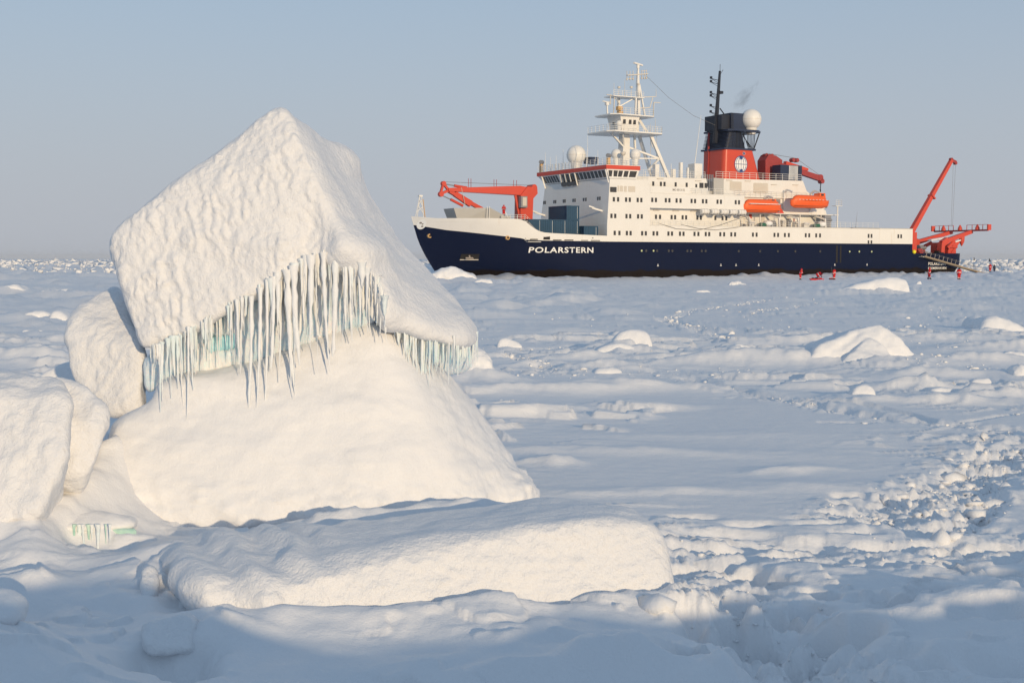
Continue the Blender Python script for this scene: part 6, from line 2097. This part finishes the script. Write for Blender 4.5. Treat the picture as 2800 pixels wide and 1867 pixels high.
names = ['first', 'second', 'third', 'fourth', 'fifth']
for k, u in enumerate((53.3, 55.6, 57.8, 59.9, 62.0)):
    r = sh_empty('life_raft_canister', (u, -12.75, 11.5))
    tag(r, 'white life raft canister, %s of five counted from the bow side' % names[k], 'life raft', 'life raft canisters along the gallery')
    MB().cyl((-0.75, 0, 0.65), (0.75, 0, 0.65), 0.52, n=16).cyl((-0.85, 0, 0.65), (-0.75, 0, 0.65), 0.40, 0.52, n=16).cyl((0.75, 0, 0.65), (0.85, 0, 0.65), 0.52, 0.40, n=16).build('canister', M_WHITE, r)
    for x in (-0.4, 0.4):
        MB().cyl((x - 0.05, 0, 0.65), (x + 0.05, 0, 0.65), 0.54, n=16).build('strap', M_LOUVRE, r)
    MB().box(-0.6, 0.6, -0.5, 0.5, 0.0, 0.1).box(-0.5, -0.4, -0.45, 0.45, 0.1, 0.3).box(0.4, 0.5, -0.45, 0.45, 0.1, 0.3).build('cradle', M_STEEL, r)

for u, lab in ((68.6, 'heap of green and white tarpaulin on the boat deck, below the forward lifeboat'), (82.3, 'heap of green and white tarpaulin on the boat deck, below the aft lifeboat')):
    r = sh_empty('tarpaulin_heap', (u, -11.6, 9.62))
    tag(r, lab, 'tarpaulin', 'tarpaulin heaps on the boat deck')
    b = MB()
    b.ball((-0.7, -0.2, 0.3), 0.8, 0.45, 12, 8)
    b.build('green_sheet', M_GREEN_T, r)
    b = MB()
    b.ball((0.5, -0.3, 0.6), 0.95, 0.6, 12, 8)
    b.build('white_sheet', M_LITE, r)

# ---- gangway from the stern deck down to the ice
gw = sh_empty('gangway', (109.6, -13.2, 3.9))
tag(gw, 'long grey gangway sloping from the stern side of the ship down to the ice', 'gangway')
GA, GB = Vector((0.0, 0.0, 0.0)), Vector((17.4, -1.0, -3.7))
MB().beam(GA, GB, 0.9, 0.12).build('walkway', M_WOOD, gw)
dirv = (GB - GA)
for s_ in (-0.5, 0.5):
    off = Vector((0, s_, 0))
    MB().beam(GA + off + Vector((0, 0, 0.12)), GB + off + Vector((0, 0, 0.12)), 0.07, 0.26).build('side_beam', M_WOOD, gw)
    MB().tube([GA + off + Vector((0.3, 0, 1.1)), GB + off + Vector((0.3, 0, 1.1))], 0.025, 4).build('hand_rope', M_ROPE, gw)
for k in range(15):
    p = GA.lerp(GB, (k + 0.3) / 15)
    MB().beam(p + Vector((0, -0.5, 0.1)), p + Vector((0.35, -0.5, 1.15)), 0.045, 0.045).build('stanchion', M_LOUVRE, gw)
for k in range(34):
    p = GA.lerp(GB, (k + 0.5) / 34)
    MB().box(p.x - 0.03, p.x + 0.03, p.y - 0.44, p.y + 0.44, p.z + 0.085, p.z + 0.12).build('tread', M_WOOD, gw)
MB().beam((-0.4, 0.2, 0.0), (0.4, 0.2, 0.0), 1.2, 0.18).build('landing', M_GREYP, gw)

# ---- smoke from the exhaust
def smoke():
    m = bpy.data.materials.new('exhaust_smoke')
    m.use_nodes = True
    n, l = m.node_tree.nodes, m.node_tree.links
    n.clear()
    out = n.new('ShaderNodeOutputMaterial')
    v = n.new('ShaderNodeVolumePrincipled')
    v.inputs['Color'].default_value = (0.18, 0.20, 0.25, 1)
    v.inputs['Anisotropy'].default_value = 0.0
    tc = n.new('ShaderNodeTexCoord')
    nz = n.new('ShaderNodeTexNoise')
    nz.inputs['Scale'].default_value = 2.2
    nz.inputs['Detail'].default_value = 5
    nz.inputs['Distortion'].default_value = 0.6
    l.new(tc.outputs['Object'], nz.inputs['Vector'])
    # thin out away from the middle line of the drifting puff
    sx = n.new('ShaderNodeSeparateXYZ')
    l.new(tc.outputs['Generated'], sx.inputs[0])
    vm = n.new('ShaderNodeVectorMath'); vm.operation = 'DISTANCE'
    vm.inputs[1].default_value = (0.5, 0.5, 0.5)
    l.new(tc.outputs['Generated'], vm.inputs[0])
    fall = n.new('ShaderNodeMapRange')
    fall.inputs[1].default_value = 0.5
    fall.inputs[2].default_value = 0.0
    fall.inputs[3].default_value = 0.0
    fall.inputs[4].default_value = 0.45
    l.new(vm.outputs['Value'], fall.inputs[0])
    ad = n.new('ShaderNodeMath'); ad.operation = 'ADD'
    l.new(fall.outputs[0], ad.inputs[0]); l.new(nz.outputs['Fac'], ad.inputs[1])
    mr = n.new('ShaderNodeMapRange')
    mr.inputs[1].default_value = 0.74
    mr.inputs[2].default_value = 1.0
    mr.inputs[4].default_value = 0.35
    l.new(ad.outputs[0], mr.inputs[0])
    l.new(mr.outputs[0], v.inputs['Density'])
    l.new(v.outputs[0], out.inputs['Volume'])
    o = MB().ball((0, 0, 0), 1.0, 1.0, 20, 12).build('smoke', m)
    o.scale = (6.0, 2.2, 2.6)
    o.location = SHIP_M @ Vector((73.0, 0.0, 35.6))
    o.rotation_euler = (0, R(-38), R(SHIP_YAW))
    tag(o, 'thin grey exhaust smoke drifting off above the funnel', 'smoke', kind='stuff')


smoke()

# ================================================================== people and their gear on the ice
M_SUIT = paint('red_survival_suit', (0.52, 0.008, 0.013), 0.75, 0.12, 6.0)
M_SUITD = paint('dark_blue_suit', (0.03, 0.035, 0.06), 0.8, 0.15, 6.0)
M_BOOT = paint('black_boots', (0.02, 0.02, 0.022), 0.7, 0.1)
M_SKIN = paint('skin', (0.50, 0.30, 0.22), 0.6, 0.05)
M_BAND = paint('reflective_band', (0.80, 0.80, 0.78), 0.4, 0.05)
M_HAT = paint('dark_hat', (0.03, 0.028, 0.03), 0.8, 0.1)


def person(xy, label, turn, J, suit=None, bands=True, hat=False, z=None):
    """one continuous body grown round the joints J (metres, feet at z = 0, facing -y before turn)"""
    suit = suit or M_SUIT
    gz = float(ground_h(np.array([xy[0]]), np.array([xy[1]]))[0]) if z is None else z
    root = empty('person', (xy[0], xy[1], gz - 0.02), R(turn))
    tag(root, label, 'person', 'people around the ship')
    P = {k: np.array(v, float) for k, v in J.items()}
    pts = np.array(list(P.values()))
    G = grid(pts.min(0) - 0.3, pts.max(0) + 0.32, 0.028)
    sh_ = 0.21
    s = sd_cap(G, P['hip'], P['chest'], 0.215, 0.235)
    s = smin(s, sd_cap(G, P['shL'], P['shR'], 0.12, 0.12), 0.10)
    s = smin(s, sd_cap(G, P['chest'], P['neck'], 0.15, 0.085), 0.06)
    s = smin(s, sd_cap(G, P['neck'], P['head'], 0.075, 0.115), 0.05)
    X, Y, Z = G
    hd = P['head']
    s = smin(s, np.sqrt((X - hd[0]) ** 2 + (Y - hd[1]) ** 2 + ((Z - hd[2]) / 1.15) ** 2) - 0.125, 0.03)
    nose = hd + (P['face'] - hd) * 0.135
    s = smin(s, np.sqrt((X - nose[0]) ** 2 + (Y - nose[1]) ** 2 + (Z - nose[2]) ** 2) - 0.025, 0.02)
    for sd in 'LR':
        s = smin(s, sd_cap(G, P['sh' + sd], P['el' + sd], 0.115, 0.095), 0.05)
        s = smin(s, sd_cap(G, P['el' + sd], P['ha' + sd], 0.095, 0.065), 0.03)
        hv = P['ha' + sd] - P['el' + sd]
        hv = hv / np.linalg.norm(hv)
        s = smin(s, sd_cap(G, P['ha' + sd], P['ha' + sd] + hv * 0.13, 0.05, 0.035), 0.02)
        s = smin(s, sd_cap(G, P['ha' + sd] + hv * 0.02, P['ha' + sd] + hv * 0.08 + np.array([0.0, -0.06, 0.0]), 0.028, 0.02), 0.01)
        s = smin(s, sd_cap(G, P['hip'] + np.array([0.09 if sd == 'R' else -0.09, 0, -0.02]), P['kn' + sd], 0.16, 0.12), 0.05)
        s = smin(s, sd_cap(G, P['kn' + sd], P['an' + sd], 0.12, 0.10), 0.03)
        toe = P['an' + sd] + np.array([0, -0.17, -0.03])
        s = smin(s, sd_cap(G, P['an' + sd], toe, 0.075, 0.055), 0.03)
    v, f = nets(G, s, 0.028)
    v = relax(v, f, 1)
    n = vnormals(v, f)
    v = v + n * (0.008 * vnoise(v[:, 0] / 0.07, v[:, 1] / 0.07, v[:, 2] / 0.11, seed=3))[:, None]
    o = mesh_np('body', v, f, suit, root)
    for m_ in (M_BOOT, M_SKIN, M_BAND, M_HAT):
        o.data.materials.append(m_)
    c = v[f].mean(1)
    idx = np.zeros(len(f), np.int32)
    for sd in 'LR':
        idx[(np.linalg.norm(c - P['an' + sd], axis=1) < 0.24) & (c[:, 2] < P['an' + sd][2] + 0.14)] = 1
        hv = P['ha' + sd] - P['el' + sd]
        hv = hv / np.linalg.norm(hv)
        q = (c - P['ha' + sd]) @ hv
        idx[(q > -0.02) & (np.linalg.norm(c - P['ha' + sd], axis=1) < 0.2)] = 1
        if bands:
            for a, b in (('kn' + sd, 'an' + sd), ('el' + sd, 'ha' + sd)):
                ax = P[b] - P[a]
                ln = np.linalg.norm(ax)
                q = (c - P[a]) @ (ax / ln)
                near = np.linalg.norm(c - P[a] - q[:, None] * (ax / ln), axis=1) < 0.15
                idx[near & (q > 0.35 * ln) & (q < 0.35 * ln + 0.07) & (idx == 0)] = 3
    if bands:
        ax = P['chest'] - P['hip']
        ln = np.linalg.norm(ax)
        q = (c - P['hip']) @ (ax / ln)
        near = np.linalg.norm(c - P['hip'] - q[:, None] * (ax / ln), axis=1) < 0.30
        idx[near & (q > 0.42 * ln) & (q < 0.42 * ln + 0.08)] = 3
    fd = P['face'] - hd
    fd = fd / np.linalg.norm(fd)
    rel = c - hd
    dist = np.linalg.norm(rel, axis=1)
    idx[(dist < 0.19) & (rel @ fd > 0.05) & (rel[:, 2] < 0.08)] = 2
    if hat:
        idx[(dist < 0.19) & ~((rel @ fd > 0.05) & (rel[:, 2] < 0.04)) & (rel[:, 2] > -0.08)] = 4
    o.data.polygons.foreach_set('material_index', idx)
    hp = hd - fd * 0.02
    MB().lathe((hp[0], hp[1], hp[2]), [(0.150, -0.06), (0.152, 0.02), (0.135, 0.10), (0.08, 0.155), (0.01, 0.17)], 14).build('hood', M_HAT if hat else suit, root)
    root.scale = (1.06, 1.06, 1.06)
    return root


def stand(lean=0.0, arms='down', step=0.0, turnh=0.0):
    J = dict(hip=(0, 0, 0.92), chest=(0, -lean * 0.42, 1.33), neck=(0, -lean * 0.5, 1.50), head=(0, -lean * 0.56 - 0.02, 1.66), face=(turnh, -1.5, 1.60),
             knL=(-0.11, -0.03 - step * 0.5, 0.50), knR=(0.11, -0.03 + step * 0.3, 0.50), anL=(-0.13, -step, 0.10), anR=(0.13, step, 0.10),
             shL=(-0.21, -lean * 0.44, 1.42), shR=(0.21, -lean * 0.44, 1.42))
    J['face'] = (J['head'][0] + turnh, J['head'][1] - 1.0, J['head'][2] - 0.05 - lean)
    if arms == 'down':
        J.update(elL=(-0.28, 0.02 - lean * 0.3, 1.14), elR=(0.28, 0.02 - lean * 0.3, 1.14), haL=(-0.27, -0.10 - lean * 0.3, 0.90), haR=(0.27, -0.10 - lean * 0.3, 0.90))
    elif arms == 'front':
        J.update(elL=(-0.29, -0.08 - lean * 0.4, 1.15), elR=(0.29, -0.08 - lean * 0.4, 1.15), haL=(-0.12, -0.32 - lean * 0.4, 1.12), haR=(0.12, -0.32 - lean * 0.4, 1.10))
    elif arms == 'pole':
        J.update(elL=(-0.30, -0.05, 1.14), elR=(0.28, 0.02, 1.14), haL=(-0.34, -0.30, 1.18), haR=(0.27, -0.10, 0.90))
    return J


BEND = dict(hip=(0, 0.1, 0.80), chest=(0, -0.30, 0.98), neck=(0, -0.46, 0.93), head=(0, -0.60, 0.86), face=(0, -0.95, 0.2), knL=(-0.14, -0.18, 0.46), knR=(0.16, 0.02, 0.45), anL=(-0.17, -0.02, 0.10), anR=(0.2, 0.24, 0.10),
            shL=(-0.21, -0.34, 0.98), shR=(0.21, -0.34, 0.98), elL=(-0.24, -0.46, 0.70), elR=(0.24, -0.46, 0.70), haL=(-0.14, -0.58, 0.46), haR=(0.12, -0.60, 0.46))


def gp(px, py):
    return ground_pt(px, py)


person(gp(2188, 765), 'person in a red suit standing hunched with arms folded, leftmost on the ice', 60, stand(0.35, 'front'))
person(gp(2236, 765), 'person in a red suit bending down over the sled', 70, BEND)
person(gp(2281, 766), 'person in a red suit and dark hat standing upright with a thin pole', -140, stand(0.0, 'pole'), hat=True)
person(gp(2540, 766), 'person in a red suit walking alone below the stern lettering', 75, stand(0.15, 'down', 0.16))
person(gp(2622, 768), 'person in a red suit with a white band and black boots, largest on the ice', 165, stand(0.05, 'down', 0.12, 0.3), hat=True)
person(gp(2707, 748), 'person in a red suit on the rubble side, left one of the far pair', 150, stand(0.05, 'down'))
person(gp(2719, 748), 'person in dark clothes and a pack, right one of the far pair', 200, stand(0.1, 'front', 0.08), suit=M_SUITD, bands=False, hat=True)
_w = SHIP_M @ Vector((15.2, -5.4, 9.9))
person((_w.x, _w.y), 'person in a red suit standing on the foredeck of the ship', 20, stand(0.05, 'front'), z=_w.z + 1.0)
MB().box(14.2, 16.0, -6.2, -4.6, 9.88, 10.88).build('deck_box', M_GREYP, ship)

# pole held by the person with the dark hat
x, y = gp(2281, 766)
x -= 0.35
gz = float(ground_h(np.array([x]), np.array([y]))[0])
o = MB().cyl((0, 0, -0.1), (-0.12, 0.1, 2.1), 0.02, 0.015, n=6).build('probe_pole', M_ROPE)
o.location = (x, y - 0.15, gz)
tag(o, 'thin upright measuring pole beside the person with the dark hat', 'pole')
# small instrument box on the snow
x, y = gp(2272, 766)
gz = float(ground_h(np.array([x]), np.array([y]))[0])
r = empty('instrument_case', (x, y, gz))
tag(r, 'small dark instrument case on the snow by the pole', 'case')
MB().box(-0.28, 0.28, -0.18, 0.18, 0.0, 0.2).build('case_body', M_BOOT, r)
MB().box(-0.26, 0.26, -0.16, 0.16, 0.2, 0.28).build('lid', M_SUIT, r)
# sled with gear
x, y = gp(2233, 767)
gz = float(ground_h(np.array([x]), np.array([y]))[0])
r = empty('gear_sled', (x, y, gz), R(6))
tag(r, 'low red pulling sled loaded with dark bags under the bending person', 'sled')
b = MB()
b.prism([(-1.15, 0.18), (-0.95, 0.0), (1.0, 0.0), (1.15, 0.14), (1.15, 0.20), (-1.15, 0.26)], -0.32, 0.32, 'y')
b.build('sled_shell', M_SUIT, r)
MB().ball((-0.6, 0, 0.26), 0.30, 0.17, 12, 8).build('bag', M_HAT, r)
MB().ball((0.0, 0.02, 0.28), 0.34, 0.19, 12, 8).build('bag', M_SUITD, r)
MB().ball((0.62, 0, 0.25), 0.30, 0.16, 12, 8).build('bag', M_SUIT, r)
# marker flags in the rubble
for px, py, lab, bend in ((2662, 746, 'black marker flag on a thin pole, left of the two by the rubble', 0.5), (2704, 747, 'black marker flag on a thin pole, right of the two by the rubble', 1.1)):
    x, y = gp(px, py)
    gz = float(ground_h(np.array([x]), np.array([y]))[0])
    r = empty('marker_flag', (x, y, gz))
    tag(r, lab, 'flag', 'marker flags')
    MB().cyl((0, 0, -0.1), (0.0, 0, 3.6), 0.022, 0.016, n=6).build('pole', M_WOOD, r)
    b = MB()
    for i in range(4):
        for s_ in (0, 0.015):
            pass
    b.prism([(0.0, 3.6), (0.12, 3.45), (0.12 + 0.25 * bend, 2.85), (0.2 * bend, 2.75), (-0.08, 2.8)], -0.03, 0.03, 'y')
    b.build('flag_cloth', M_HAT, r)

# ================================================================== thin ice haze in the air
def haze():
    m = bpy.data.materials.new('ice_haze')
    m.use_nodes = True
    n, l = m.node_tree.nodes, m.node_tree.links
    n.clear()
    out = n.new('ShaderNodeOutputMaterial')
    v = n.new('ShaderNodeVolumePrincipled')
    v.inputs['Color'].default_value = (0.95, 0.97, 1.0, 1)
    v.inputs['Density'].default_value = 0.00005
    v.inputs['Anisotropy'].default_value = 0.0
    l.new(v.outputs[0], out.inputs['Volume'])
    o = MB().box(-17000, 17000, -17000, 17000, -3.0, 44.0).build('haze', m)
    tag(o, 'thin even ice haze over the whole floe', 'haze', kind='stuff')


haze()
